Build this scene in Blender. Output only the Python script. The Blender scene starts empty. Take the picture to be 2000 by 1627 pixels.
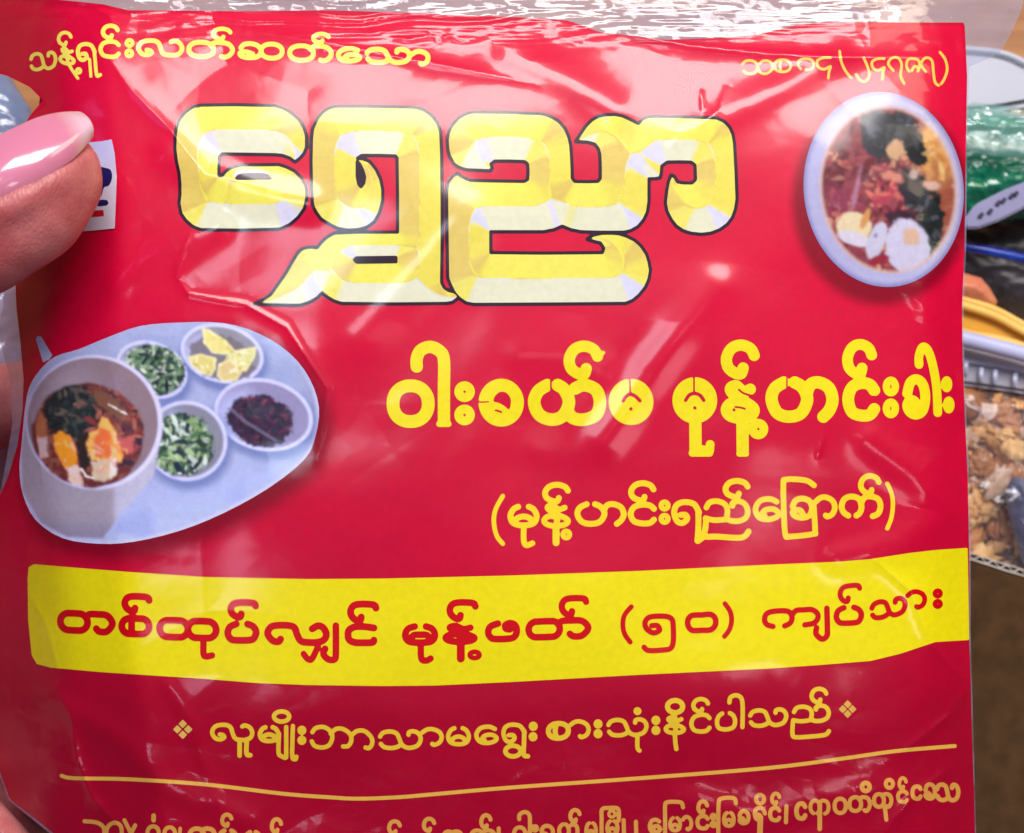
import bpy, bmesh, math, random
import numpy as np
from mathutils import Vector, Matrix
from mathutils.bvhtree import BVHTree

# ------------------------------------------------------------------ camera
S = 8e-5          # metres per photograph pixel on the packet's plane (z = 0)
D = 0.22          # camera height above that plane
sc = bpy.context.scene
col = sc.collection
cam_d = bpy.data.cameras.new("camera"); cam = bpy.data.objects.new("camera", cam_d); col.objects.link(cam)
cam.location = (0, 0, D); cam.rotation_euler = (0, 0, 0)
cam_d.sensor_width = 36; cam_d.lens = 36 * D / (2000 * S)
cam_d.clip_start = 0.005; cam_d.clip_end = 50
cam_d.dof.use_dof = True; cam_d.dof.focus_distance = D - 0.003; cam_d.dof.aperture_fstop = 30
sc.camera = cam
# ------------------------------------------------------------------ world
w = bpy.data.worlds.new("World"); sc.world = w; w.use_nodes = True
w.node_tree.nodes["Background"].inputs[0].default_value = (0.60, 0.62, 0.80, 1)
w.node_tree.nodes["Background"].inputs[1].default_value = 0.075
# ------------------------------------------------------------------ lamps
def area(name, loc, target, sx, sy, power, color):
    l = bpy.data.lights.new(name, 'AREA'); l.shape = 'RECTANGLE'; l.size = sx; l.size_y = sy
    l.energy = power; l.color = color
    o = bpy.data.objects.new(name, l); col.objects.link(o); o.location = loc
    o.rotation_euler = (Vector(target) - Vector(loc)).to_track_quat('-Z', 'Y').to_euler()
    return o
area("ceiling_panel_lamp", (0.09, 0.46, 0.56), (0, 0, 0), 0.56, 0.24, 8.6, (1.0, 0.95, 0.93))
area("side_violet_lamp", (-0.75, 0.25, 0.62), (-0.03, 0, 0), 0.20, 0.50, 0.9, (0.42, 0.30, 1.0))
def panel(name, px, py, tilt, sx, sy, radiance, color, h=0.8):
    """an added, unseen panel lamp standing where a level film at photo point (px, py) would mirror it"""
    x, y = (px - 1000) * S, (813.5 - py) * S
    return area(name, (x + x / D * h + tilt[0], y + y / D * h + tilt[1], h), (0, 0, 0), sx, sy, radiance * math.pi * sx * sy, color)
panel("film_glare_panel", 600, 400, (0, 0), 0.15, 0.11, 13, (0.66, 0.84, 1.0))  # these unseen panels are added to lay varied glare patches on the film
panel("film_glare_panel", 1250, 700, (0, 0), 0.07, 0.14, 2.2, (1.0, 0.82, 0.86))
panel("pink_glare_panel", 1800, 1400, (0, 0), 0.10, 0.22, 7, (1.0, 0.72, 0.82))
panel("violet_glare_panel", 170, 1500, (0, 0), 0.10, 0.14, 7, (0.90, 0.70, 1.0))
area("warm_shop_lamp", (0.55, 0.45, 0.50), (0, 0, 0), 0.34, 0.30, 2.2, (1.0, 0.80, 0.58))
# ------------------------------------------------------------------ exposure
sc.view_settings.view_transform = 'Standard'; sc.view_settings.look = 'None'
sc.view_settings.gamma = 1; sc.view_settings.use_curve_mapping = False
sc.view_settings.exposure = -0.30
sc.render.engine = 'CYCLES'
sc.cycles.use_denoising = True
sc.cycles.transparent_max_bounces = 16
sc.cycles.max_bounces = 8
sc.cycles.caustics_reflective = False; sc.cycles.caustics_refractive = False

# ------------------------------------------------------------------ helpers
def lin(c):
    out = []
    for v in c[:3]:
        v = v / 255.0
        out.append(v / 12.92 if v <= 0.04045 else ((v + 0.055) / 1.055) ** 2.4)
    return tuple(out)
def P(px, py, z):
    k = (D - z) / D * S
    return (px - 1000.0) * k, (813.5 - py) * k, z
def at(px, py, z):
    return Vector(P(px, py, z))

def hash2(ix, iy, seed):
    n = (ix.astype(np.int64) * 374761393 + iy.astype(np.int64) * 668265263 + seed * 1442695041) & 0x7fffffff
    n = ((n ^ (n >> 13)) * 1274126177) & 0x7fffffff
    n = n ^ (n >> 16)
    return (n & 0xffffff) / float(0xffffff)
def vnoise(x, y, seed=0):
    x = np.asarray(x, float); y = np.asarray(y, float)
    ix = np.floor(x); iy = np.floor(y); fx = x - ix; fy = y - iy
    fx = fx * fx * fx * (fx * (fx * 6 - 15) + 10); fy = fy * fy * fy * (fy * (fy * 6 - 15) + 10)
    a = hash2(ix, iy, seed); b = hash2(ix + 1, iy, seed); c = hash2(ix, iy + 1, seed); d = hash2(ix + 1, iy + 1, seed)
    return (a + (b - a) * fx + (c - a) * fy + (a - b - c + d) * fx * fy) * 2 - 1
def fbm(x, y, seed=0, octs=4):
    r = 0; amp = 1.0; t = 0
    for k in range(octs):
        r = r + amp * vnoise(x * 2 ** k + 13.7 * k, y * 2 ** k - 7.3 * k, seed + k); t += amp; amp *= 0.5
    return r / t
def sstep(a, b, x):
    t = np.clip((x - a) / (b - a), 0, 1); return t * t * (3 - 2 * t)

def seg_dist(x, y, pts):
    """distance to a polyline and the parameter (0..1) along it"""
    best = np.full(np.shape(x), 1e9); tb = np.zeros(np.shape(x)); n = len(pts) - 1; side = np.zeros(np.shape(x))
    for i in range(n):
        ax, ay = pts[i][:2]; bx, by = pts[i + 1][:2]
        dx, dy = bx - ax, by - ay; L = dx * dx + dy * dy + 1e-9
        t = np.clip(((x - ax) * dx + (y - ay) * dy) / L, 0, 1)
        ex = x - ax - t * dx; ey = y - ay - t * dy
        d = np.sqrt(ex * ex + ey * ey); m = d < best
        best = np.where(m, d, best); tb = np.where(m, (i + t) / n, tb)
        side = np.where(m, np.sign(dx * ey - dy * ex), side)
    return best, tb, side
def poly_sdf(x, y, pts):
    pts = list(pts); d, _, _ = seg_dist(x, y, pts + [pts[0]])
    ins = np.zeros(np.shape(x), bool); n = len(pts)
    for i in range(n):
        ax, ay = pts[i]; bx, by = pts[(i + 1) % n]
        if ay == by: continue
        c = ((ay > y) != (by > y)) & (x < (bx - ax) * (y - ay) / (by - ay) + ax)
        ins ^= c
    return np.where(ins, -d, d)
def spline(pts, n=7, closed=False):
    pts = [tuple(map(float, p)) for p in pts]
    if len(pts) < 3: return pts
    out = []
    m = len(pts)
    rng = range(m) if closed else range(m - 1)
    for i in rng:
        if closed: p0, p1, p2, p3 = pts[i - 1], pts[i], pts[(i + 1) % m], pts[(i + 2) % m]
        else: p0 = pts[max(i - 1, 0)]; p1 = pts[i]; p2 = pts[i + 1]; p3 = pts[min(i + 2, m - 1)]
        for k in range(n):
            t = k / n; q = []
            for a, b, c, d in zip(p0, p1, p2, p3):
                q.append(0.5 * (2 * b + (c - a) * t + (2 * a - 5 * b + 4 * c - d) * t * t + (3 * b - a - 3 * c + d) * t ** 3))
            out.append(tuple(q))
    if not closed: out.append(pts[-1])
    return out

# ------------------------------------------------------------------ the packet's relief (heights in photo pixels)
# creases: (points, height, half width, kind)   ridge = sharp crest, soft = rounded swell, step = one side lower
CREASES = [
    ([(215, -40), (205, 150), (215, 300), (226, 470), (224, 760), (222, 1000), (250, 1150)], 0, 0, 'hinge'),
    ([(150, 10), (120, 60), (95, 95)], 3.0, 6, 'ridge'),
    ([(150, 2), (185, 15), (215, 32), (225, 60)], 3.0, 6, 'ridge'),
    ([(215, 30), (330, 20), (480, 40)], 4.0, 16, 'ridge'),
    ([(180, 70), (260, 180), (330, 250), (400, 340), (520, 365)], 7.0, 22, 'ridge'),
    ([(330, 300), (400, 345), (470, 372), (600, 395)], 9.0, 34, 'soft'),
    ([(480, 60), (640, 85), (770, 110), (900, 135), (1050, 165)], 8.0, 20, 'ridge'),
    ([(700, 60), (800, 78), (860, 66)], 3.0, 9, 'ridge'),
    ([(835, 60), (855, 82), (880, 70), (905, 84), (960, 66)], 3.0, 7, 'ridge'),
    ([(1000, 105), (1120, 160), (1200, 215)], 7.0, 34, 'soft'),
    ([(1190, 60), (1350, 90), (1500, 105), (1640, 112), (1885, 112)], 10.0, 18, 'ridge'),
    ([(1640, 110), (1500, 180), (1400, 235), (1330, 262)], 7.0, 30, 'soft'),
    ([(1370, 175), (1372, 220)], 4.0, 8, 'ridge'),
    ([(1420, 165), (1405, 215), (1360, 250)], 4.0, 12, 'ridge'),
    ([(1690, 20), (1698, 60), (1700, 98)], 2.0, 9, 'ridge'),
    ([(345, 540), (370, 575), (480, 595), (560, 640), (640, 760), (620, 900)], 5.0, 10, 'ridge'),
    ([(375, 450), (350, 520), (345, 545)], 4.0, 10, 'ridge'),
    ([(230, 560), (340, 480), (420, 440)], 6.0, 34, 'soft'),
    ([(700, 640), (800, 540), (900, 420)], 8.0, 60, 'soft'),
    ([(1020, 690), (1100, 700), (1180, 730)], 2.2, 30, 'soft'),
    ([(1050, 880), (1130, 888)], 1.2, 26, 'soft'),
    ([(1180, 860), (1290, 700), (1400, 560)], 7.0, 40, 'soft'),
    ([(1610, 850), (1600, 880), (1595, 900)], 2.5, 7, 'ridge'),
    ([(1885, 560), (1860, 480), (1800, 560), (1840, 700), (1885, 800)], 7.0, 26, 'soft'),
    ([(1700, 860), (1790, 930), (1850, 1000), (1760, 1060), (1640, 1090)], 8.0, 34, 'soft'),
    ([(1700, 1085), (1780, 1155), (1820, 1260), (1892, 1340)], 8.0, 16, 'ridge'),
    ([(1892, 1340), (1850, 1400), (1800, 1440), (1760, 1470)], 7.0, 16, 'ridge'),
    ([(1870, 1490), (1800, 1540), (1745, 1600), (1720, 1640)], 8.0, 22, 'ridge'),
    ([(100, 1330), (140, 1400), (150, 1480), (180, 1560), (240, 1620)], 9.0, 16, 'ridge'),
    ([(60, 1160), (90, 1220), (120, 1330)], 4.0, 14, 'ridge'),
    ([(100, 1360), (230, 1440), (330, 1540), (480, 1600)], 6.0, 26, 'soft'),
    ([(330, 1340), (380, 1420), (420, 1560)], 4.0, 18, 'soft'),
    ([(50, 770), (72, 860), (85, 950)], 3.5, 8, 'ridge'),
    ([(1330, 1560), (1480, 1600), (1600, 1560), (1740, 1540)], 7.0, 30, 'soft'),
    ([(560, 1400), (900, 1390), (1250, 1340), (1500, 1290)], 8.0, 90, 'soft'),
    ([(500, 1000), (800, 930), (980, 700)], 7.0, 110, 'soft'),
]
CACHE = {}
def relief(x, y, creases=True):
    x = np.asarray(x, float); y = np.asarray(y, float)
    cx = np.clip((x - 950) / 1010.0, -1.2, 1.2); cy = np.clip((y - 900) / 1150.0, -1.2, 1.2)
    h = 70 * (1 - np.abs(cx) ** 4) * (1 - 0.7 * cy ** 4)
    # the mouth of the packet leans back towards the seal
    h = h - 0.24 * np.logaddexp(0, (230 - y) / 60.0) * 60
    h = h + 0.10 * np.logaddexp(0, (115 - y) / 10.0) * 10 * sstep(1130, 1320, x)
    # left side turns away, right side flat
    edge = np.interp(y, [-100, 150, 300, 470, 1000, 1250, 1700], [215, 205, 215, 226, 222, 255, 330])
    h = h - 0.14 * np.logaddexp(0, (y - 1370) / 50.0) * 50
    h = h - 0.33 * np.logaddexp(0, (edge - x) / 8.0) * 8 - 0.55 * np.logaddexp(0, (110 + 20 * np.sin(y / 160.) - x) / 14.0) * 14
    h = h - 0.42 * np.logaddexp(0, (1815 - 0.00 * y - (1900 - (1900 - x))) / -18.0) * 18
    h = h + 12 * fbm(x / 520.0, y / 380.0, 3, 2) + 1.0 * fbm(x / 150.0 + y / 400, y / 120.0, 9, 2)
    if creases:
        for pts, a, wd, kind in CREASES:
            if kind == 'hinge': continue
            xs = [p[0] for p in pts]; ys = [p[1] for p in pts]; r = wd * 4
            m = (x > min(xs) - r) & (x < max(xs) + r) & (y > min(ys) - r) & (y < max(ys) + r)
            if not m.any(): continue
            d, t, sd = seg_dist(x[m], y[m], pts)
            fade = np.sin(np.pi * np.clip(t, 0.02, 0.98)) ** 0.5
            a = a * 0.5
            if kind == 'ridge': v = a * np.exp(-np.sqrt(d * d + 2.5) / wd) * np.clip(1 - d / r, 0, 1)
            else: v = a * np.exp(-(d / wd) ** 2)
            hh = h[m]; hh = hh + v * (fade if kind == 'ridge' else 1.0); h[m] = hh
    return h
def facet(x, y, seed, rot=0.0):
    """piecewise flat noise: random heights on a triangle lattice, joined by plane facets"""
    c, s_ = math.cos(rot), math.sin(rot); x, y = x * c + y * s_, -x * s_ + y * c
    wx = x + 0.55 * vnoise(x * .6 + 5, y * .6, seed + 50); wy = y + 0.55 * vnoise(x * .6, y * .6 + 9, seed + 60)
    k = (wx + wy) * 0.3660254; i = np.floor(wx + k); j = np.floor(wy + k)
    fx = wx + k - i; fy = wy + k - j
    a = hash2(i, j, seed); b = hash2(i + 1, j, seed); d = hash2(i, j + 1, seed); e = hash2(i + 1, j + 1, seed)
    lo = a + (b - a) * fx + (e - b) * fy; hi = a + (d - a) * fy + (e - d) * fx
    return np.where(fx > fy, lo, hi) * 2 - 1
def film_relief(x, y):
    h = relief(x, y) + 24.0
    for pts, a, wd, kind in CREASES:                     # the film's own creases are sharper than the print's
        if kind == 'hinge': continue
        xs = [p[0] for p in pts]; ys = [p[1] for p in pts]; r_ = wd * 4
        m = (x > min(xs) - r_) & (x < max(xs) + r_) & (y > min(ys) - r_) & (y < max(ys) + r_)
        if not m.any(): continue
        d, t, sd = seg_dist(x[m], y[m], pts); fade = np.sin(np.pi * np.clip(t, 0.02, 0.98)) ** 0.5
        h[m] += 0.5 * a * (np.exp(-np.sqrt(d * d + 1.0) / wd) * np.clip(1 - d / r_, 0, 1) * fade if kind == 'ridge' else np.exp(-(d / wd) ** 2))
    edge = sstep(150, 30, y) + sstep(240, 40, x) * .8 + sstep(1700, 1860, x) * .7 + sstep(1280, 1500, y) * .8
    edge = np.clip(edge, 0, 1.2)
    calm = 1 - .6 * sstep(760, 560, np.abs(x - 1100)) * sstep(150, 320, y) * sstep(1560, 1400, y)
    h = h + calm * (5.5 + 6 * edge) * facet(x / 250., y / 190., 5, .5) + (0.9 * calm + 3.2 * edge) * facet(x / 95., y / 70., 6, -.4) + (0.10 * calm + 1.0 * edge) * facet(x / 34., y / 27., 7, .9)
    n1 = fbm(x / 260.0 + 3.1, y / 150.0, 21, 2)
    st = fbm(x / 420.0 + 0.2 * n1, y / 21.0 + x / 400.0 + n1, 51, 3)      # long creases along the seal
    kx = sstep(350, 600, x) * sstep(1750, 1450, x) * 0.9 + 0.15
    h = h + kx * sstep(105, 35, y) * 5.0 * (1 - np.abs(st) * 2.2)
    return h

# ------------------------------------------------------------------ materials
def mat(name):
    m = bpy.data.materials.new(name); m.use_nodes = True
    return m, m.node_tree, m.node_tree.nodes["Principled BSDF"]
def vcol_mat(name, rough=0.35, coat=0.0, spec=0.5, grain=0.05, grain_scale=900):
    m, nt, b = mat(name)
    a = nt.nodes.new("ShaderNodeAttribute"); a.attribute_name = "print"
    g = nt.nodes.new("ShaderNodeTexNoise"); g.inputs["Scale"].default_value = grain_scale; g.inputs["Detail"].default_value = 2
    tc = nt.nodes.new("ShaderNodeTexCoord"); nt.links.new(tc.outputs["Object"], g.inputs["Vector"])
    mr = nt.nodes.new("ShaderNodeMapRange"); mr.inputs[1].default_value = 0.3; mr.inputs[2].default_value = 0.7
    mr.inputs[3].default_value = 1 - grain; mr.inputs[4].default_value = 1 + grain
    nt.links.new(g.outputs["Fac"], mr.inputs[0])
    v = nt.nodes.new("ShaderNodeVectorMath"); v.operation = 'SCALE'
    nt.links.new(a.outputs["Color"], v.inputs[0]); nt.links.new(mr.outputs[0], v.inputs["Scale"])
    nt.links.new(v.outputs[0], b.inputs["Base Color"])
    b.inputs["Roughness"].default_value = rough; b.inputs["Specular IOR Level"].default_value = spec
    b.inputs["Coat Weight"].default_value = coat; b.inputs["Coat Roughness"].default_value = 0.12
    return m
M_print = vcol_mat("printed_plastic", 0.42, 0.0, 0.10, 0.04)
def noise_mat(name, c1, c2, scale=60, rough=0.5, bump=0.0, detail=5, spec=0.5, stretch=None, bdist=0.0005, coat=0):
    m, nt, b = mat(name)
    tc = nt.nodes.new("ShaderNodeTexCoord"); mp = nt.nodes.new("ShaderNodeMapping")
    nt.links.new(tc.outputs["Object"], mp.inputs[0])
    if stretch: mp.inputs["Scale"].default_value = stretch
    g = nt.nodes.new("ShaderNodeTexNoise"); g.inputs["Scale"].default_value = scale; g.inputs["Detail"].default_value = detail
    nt.links.new(mp.outputs[0], g.inputs["Vector"])
    r = nt.nodes.new("ShaderNodeValToRGB"); r.color_ramp.elements[0].position = 0.33; r.color_ramp.elements[1].position = 0.67
    r.color_ramp.elements[0].color = (*lin(c1), 1); r.color_ramp.elements[1].color = (*lin(c2), 1)
    nt.links.new(g.outputs["Fac"], r.inputs[0]); nt.links.new(r.outputs[0], b.inputs["Base Color"])
    b.inputs["Roughness"].default_value = rough; b.inputs["Specular IOR Level"].default_value = spec
    b.inputs["Coat Weight"].default_value = coat; b.inputs["Coat Roughness"].default_value = 0.08
    if bump:
        bp = nt.nodes.new("ShaderNodeBump"); bp.inputs["Strength"].default_value = bump; bp.inputs["Distance"].default_value = bdist
        nt.links.new(g.outputs["Fac"], bp.inputs["Height"]); nt.links.new(bp.outputs[0], b.inputs["Normal"])
    return m
def film_mat(name, rough, refl, milk, milk_col=(0.80, 0.82, 0.95), bump=0.25, scale=90, haze=0.0):
    m = bpy.data.materials.new(name); m.use_nodes = True; nt = m.node_tree; nt.nodes.clear()
    out = nt.nodes.new("ShaderNodeOutputMaterial")
    tr = nt.nodes.new("ShaderNodeBsdfTransparent"); tr.inputs[0].default_value = (0.97, 0.97, 0.99, 1)
    gl = nt.nodes.new("ShaderNodeBsdfGlossy"); gl.inputs["Roughness"].default_value = rough
    di = nt.nodes.new("ShaderNodeBsdfDiffuse"); di.inputs[0].default_value = (*milk_col, 1)
    lw = nt.nodes.new("ShaderNodeLayerWeight"); lw.inputs[0].default_value = 0.5
    pw = nt.nodes.new("ShaderNodeMath"); pw.operation = 'POWER'; pw.inputs[1].default_value = 5.0; nt.links.new(lw.outputs["Facing"], pw.inputs[0])
    fr = nt.nodes.new("ShaderNodeMath"); fr.operation = 'MULTIPLY_ADD'; fr.inputs[1].default_value = 0.25; fr.inputs[2].default_value = 0.042
    nt.links.new(pw.outputs[0], fr.inputs[0])
    mu = nt.nodes.new("ShaderNodeMath"); mu.operation = 'MULTIPLY_ADD'; mu.inputs[1].default_value = refl; mu.inputs[2].default_value = 0.0
    mu.use_clamp = True
    nt.links.new(fr.outputs[0], mu.inputs[0])
    m1 = nt.nodes.new("ShaderNodeMixShader"); m1.inputs[0].default_value = milk
    nt.links.new(tr.outputs[0], m1.inputs[1]); nt.links.new(di.outputs[0], m1.inputs[2])
    g2 = nt.nodes.new("ShaderNodeBsdfGlossy"); g2.inputs["Roughness"].default_value = 0.40
    mg = nt.nodes.new("ShaderNodeMixShader"); mg.inputs[0].default_value = haze
    nt.links.new(gl.outputs[0], mg.inputs[1]); nt.links.new(g2.outputs[0], mg.inputs[2])
    m2 = nt.nodes.new("ShaderNodeMixShader"); nt.links.new(mu.outputs[0], m2.inputs[0])
    nt.links.new(m1.outputs[0], m2.inputs[1]); nt.links.new(mg.outputs[0], m2.inputs[2])
    nt.links.new(m2.outputs[0], out.inputs[0])
    if bump:
        tc = nt.nodes.new("ShaderNodeTexCoord"); g = nt.nodes.new("ShaderNodeTexNoise")
        g.inputs["Scale"].default_value = scale; g.inputs["Detail"].default_value = 4; nt.links.new(tc.outputs["Object"], g.inputs["Vector"])
        bp = nt.nodes.new("ShaderNodeBump"); bp.inputs["Strength"].default_value = bump; bp.inputs["Distance"].default_value = 0.001
        nt.links.new(g.outputs["Fac"], bp.inputs["Height"]); nt.links.new(bp.outputs[0], gl.inputs["Normal"])
    return m

# ------------------------------------------------------------------ mesh from a signed field
def march(F, X, Y):
    """triangles of the region F<0 on a regular grid; returns (N,2) points and (M,3) triangles"""
    ny, nx = F.shape
    idx = np.arange(ny * nx).reshape(ny, nx)
    a = idx[:-1, :-1].ravel(); b = idx[:-1, 1:].ravel(); c = idx[1:, 1:].ravel(); d = idx[1:, :-1].ravel()
    T = np.vstack([np.stack([a, d, c], 1), np.stack([a, c, b], 1)])
    f = F.ravel(); f = np.where(np.abs(f) < 1e-3, -1e-3, f); px = X.ravel(); py = Y.ravel()
    I = f[T] < 0; n = I.sum(1)
    tris = [T[n == 3]]
    N = ny * nx
    ex = []; base = N; keys = {}
    def cut(p, q):
        lo = np.minimum(p, q); hi = np.maximum(p, q)
        return lo.astype(np.int64) * N + hi
    edge_tris = []
    for k in range(3):
        o = [k, (k + 1) % 3, (k + 2) % 3]
        m = (n == 1) & I[:, k]; t = T[m][:, o]
        if len(t): edge_tris.append(np.stack([-t[:, 0] - 1, cut(t[:, 0], t[:, 1]), cut(t[:, 0], t[:, 2])], 1))
        m = (n == 2) & ~I[:, k]; t = T[m][:, o]
        if len(t):
            ab = cut(t[:, 0], t[:, 1]); ac = cut(t[:, 0], t[:, 2])
            edge_tris.append(np.stack([ab, -t[:, 1] - 1, -t[:, 2] - 1], 1))
            edge_tris.append(np.stack([ab, -t[:, 2] - 1, ac], 1))
    full = tris[0].astype(np.int64)
    if edge_tris:
        E = np.vstack(edge_tris).astype(np.int64)
        ks = np.unique(E[E >= 0]); lo = ks // N; hi = ks % N
        t = f[lo] / (f[lo] - f[hi]); cxp = px[lo] + t * (px[hi] - px[lo]); cyp = py[lo] + t * (py[hi] - py[lo])
        E2 = np.where(E >= 0, N + np.searchsorted(ks, E), -E - 1)
        allx = np.concatenate([px, cxp]); ally = np.concatenate([py, cyp]); TT = np.vstack([full, E2])
    else:
        allx, ally, TT = px, py, full
    used, inv = np.unique(TT.ravel(), return_inverse=True)
    return np.stack([allx[used], ally[used]], 1), inv.reshape(-1, 3)

def surf_mesh(name, P2, T, height, lift, parent, material, colors=None, mats=None, mat_idx=None, flip=False):
    x = P2[:, 0]; y = P2[:, 1]; e = 1.5
    h = height(x, y) + lift
    hx = (height(x + e, y) - height(x - e, y)) / (2 * e); hy = (height(x, y + e) - height(x, y - e)) / (2 * e)
    z = h * S; k = (D - z) / D * S
    V = np.stack([(x - 1000) * k, (813.5 - y) * k, z], 1)
    N = np.stack([-hx, hy, np.ones_like(hx)], 1); N /= np.linalg.norm(N, axis=1)[:, None]
    me = bpy.data.meshes.new(name)
    a = V[T[:, 0]]; b = V[T[:, 1]]; c = V[T[:, 2]]
    nz = np.cross(b - a, c - a)[:, 2]
    T = np.where((nz < 0)[:, None], T[:, ::-1], T)
    T = T[np.abs(nz) > 1e-16]
    me.vertices.add(len(V)); me.vertices.foreach_set("co", V.ravel())
    me.loops.add(len(T) * 3); me.loops.foreach_set("vertex_index", T.ravel().astype(np.int32))
    me.polygons.add(len(T)); me.polygons.foreach_set("loop_start", np.arange(0, len(T) * 3, 3, dtype=np.int32))
    me.polygons.foreach_set("loop_total", np.full(len(T), 3, dtype=np.int32))
    me.update(); me.polygons.foreach_set("use_smooth", np.ones(len(T), bool))
    me.normals_split_custom_set_from_vertices(N.tolist())
    if colors is not None:
        C = np.asarray(colors, float)
        if C.ndim == 1: C = np.tile(C, (len(V), 1))
        at_ = me.color_attributes.new("print", 'FLOAT_COLOR', 'POINT')
        at_.data.foreach_set("color", np.concatenate([C[:, :3], np.ones((len(V), 1))], 1).ravel())
    me.materials.append(material)
    o = bpy.data.objects.new(name, me); col.objects.link(o)
    if parent: o.parent = parent
    return o
def grid(x0, y0, x1, y1, st):
    xs = np.arange(x0, x1 + st, st); ys = np.arange(y0, y1 + st, st)
    return np.meshgrid(xs, ys)

def empty(name, loc=(0, 0, 0)):
    o = bpy.data.objects.new(name, None); col.objects.link(o); o.location = loc; o.empty_display_size = 0.01
    return o
def tag(o, label=None, cat=None, group=None, kind=None):
    if label: o["label"] = label
    if cat: o["category"] = cat
    if group: o["group"] = group
    if kind: o["kind"] = kind
    return o

# ================================================================== THE PACKET
packet = empty("food_packet")
tag(packet, "glossy red plastic packet with raised gold Burmese title and yellow band", "food packet")

OUT = [(-70, -10), (60, -6), (200, 8), (250, 20), (500, 22), (640, 20), (770, 24), (900, 30), (1020, 34), (1110, 40), (1170, 62), (1300, 78), (1400, 74),
       (1480, 68), (1560, 48), (1640, 42), (1760, 44), (1884, 44), (1889, 150), (1886, 320), (1884, 480), (1879, 600), (1880, 690), (1884, 800),
       (1890, 930), (1893, 1080), (1893, 1250), (1896, 1330), (1899, 1450), (1903, 1560), (1906, 1720), (150, 1720), (120, 1640), (70, 1600), (20, 1562),
       (4, 1520), (-12, 1470), (-60, 1420), (-70, 1200), (-60, 1080), (-10, 990), (16, 930), (34, 870), (44, 800), (46, 740), (40, 670), (32, 600), (28, 500),
       (26, 320), (34, 268), (58, 226), (84, 196), (58, 170), (14, 148), (-70, 128)]
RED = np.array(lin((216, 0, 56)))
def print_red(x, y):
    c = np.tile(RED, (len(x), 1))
    c = c * (1 - 0.26 * sstep(1040, 1400, y) - 0.12 * sstep(500, 1000, y))[:, None]   # the red darkens down the packet
    # printed soft drop shadows under the two photographs
    d1 = poly_sdf(x - 14, y - 20, TRAY); d2 = np.hypot((x - 1722) / 165.0, (y - 392) / 192.0)
    s = 1 - 0.60 * sstep(38, -14, d1); s = s * (1 - 0.6 * sstep(1.14, 0.98, d2))
    c = c * s[:, None]
    c = c * (1 + 0.06 * fbm(x / 140.0, y / 110.0, 77, 3))[:, None]
    return c
TRAY = [(154, 682), (210, 659), (273, 637), (350, 630), (437, 631), (507, 652), (567, 691), (605, 740), (623, 796), (616, 852), (595, 897), (525, 953),
        (437, 1002), (350, 1037), (262, 1058), (192, 1062), (122, 1051), (70, 1016), (45, 967), (38, 915), (42, 870), (52, 775), (70, 733), (105, 698)]
TRAY = spline(TRAY, 3, True)
GX, GY = grid(-70, -30, 1920, 1730, 5)
p2, tt = march(poly_sdf(GX, GY, OUT), GX, GY)
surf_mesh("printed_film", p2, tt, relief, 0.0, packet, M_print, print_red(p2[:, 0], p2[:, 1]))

# the back of the packet: a plain red sheet with the same outline, bulging away
def back_relief(x, y):
    cx = np.clip((x - 920) / 990.0, -1, 1); cy = np.clip((y - 880) / 900.0, -1, 1)
    return -120 * (1 - cx ** 4) * (1 - cy ** 4) - 240
GXb, GYb = grid(-70, -30, 1920, 1730, 24)
pb, tb = march(poly_sdf(GXb, GYb, OUT) + 3, GXb, GYb)
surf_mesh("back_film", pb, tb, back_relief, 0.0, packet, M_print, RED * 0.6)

# ---------------------------------------------------------------- yellow band
BAND = [(54, 1130), (56, 1108), (66, 1102), (150, 1109), (250, 1117), (400, 1127), (600, 1131), (750, 1130), (1000, 1124), (1250, 1115), (1500, 1103), (1640, 1097), (1700, 1092),
        (1777, 1080), (1830, 1074), (1890, 1070), (1893, 1250), (1827, 1254), (1758, 1277), (1700, 1291), (1600, 1299), (1500, 1306), (1250, 1318), (1000, 1332), (850, 1339), (750, 1340),
        (600, 1338), (500, 1334), (400, 1326), (200, 1313), (100, 1304), (72, 1297), (62, 1280), (55, 1210)]
GXc, GYc = grid(44, 1060, 1900, 1350, 4)
pc, tc_ = march(poly_sdf(GXc, GYc, BAND), GXc, GYc)
YEL = np.array(lin((240, 228, 8)))
surf_mesh("yellow_band", pc, tc_, relief, 0.5, packet, M_print, YEL)

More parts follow.
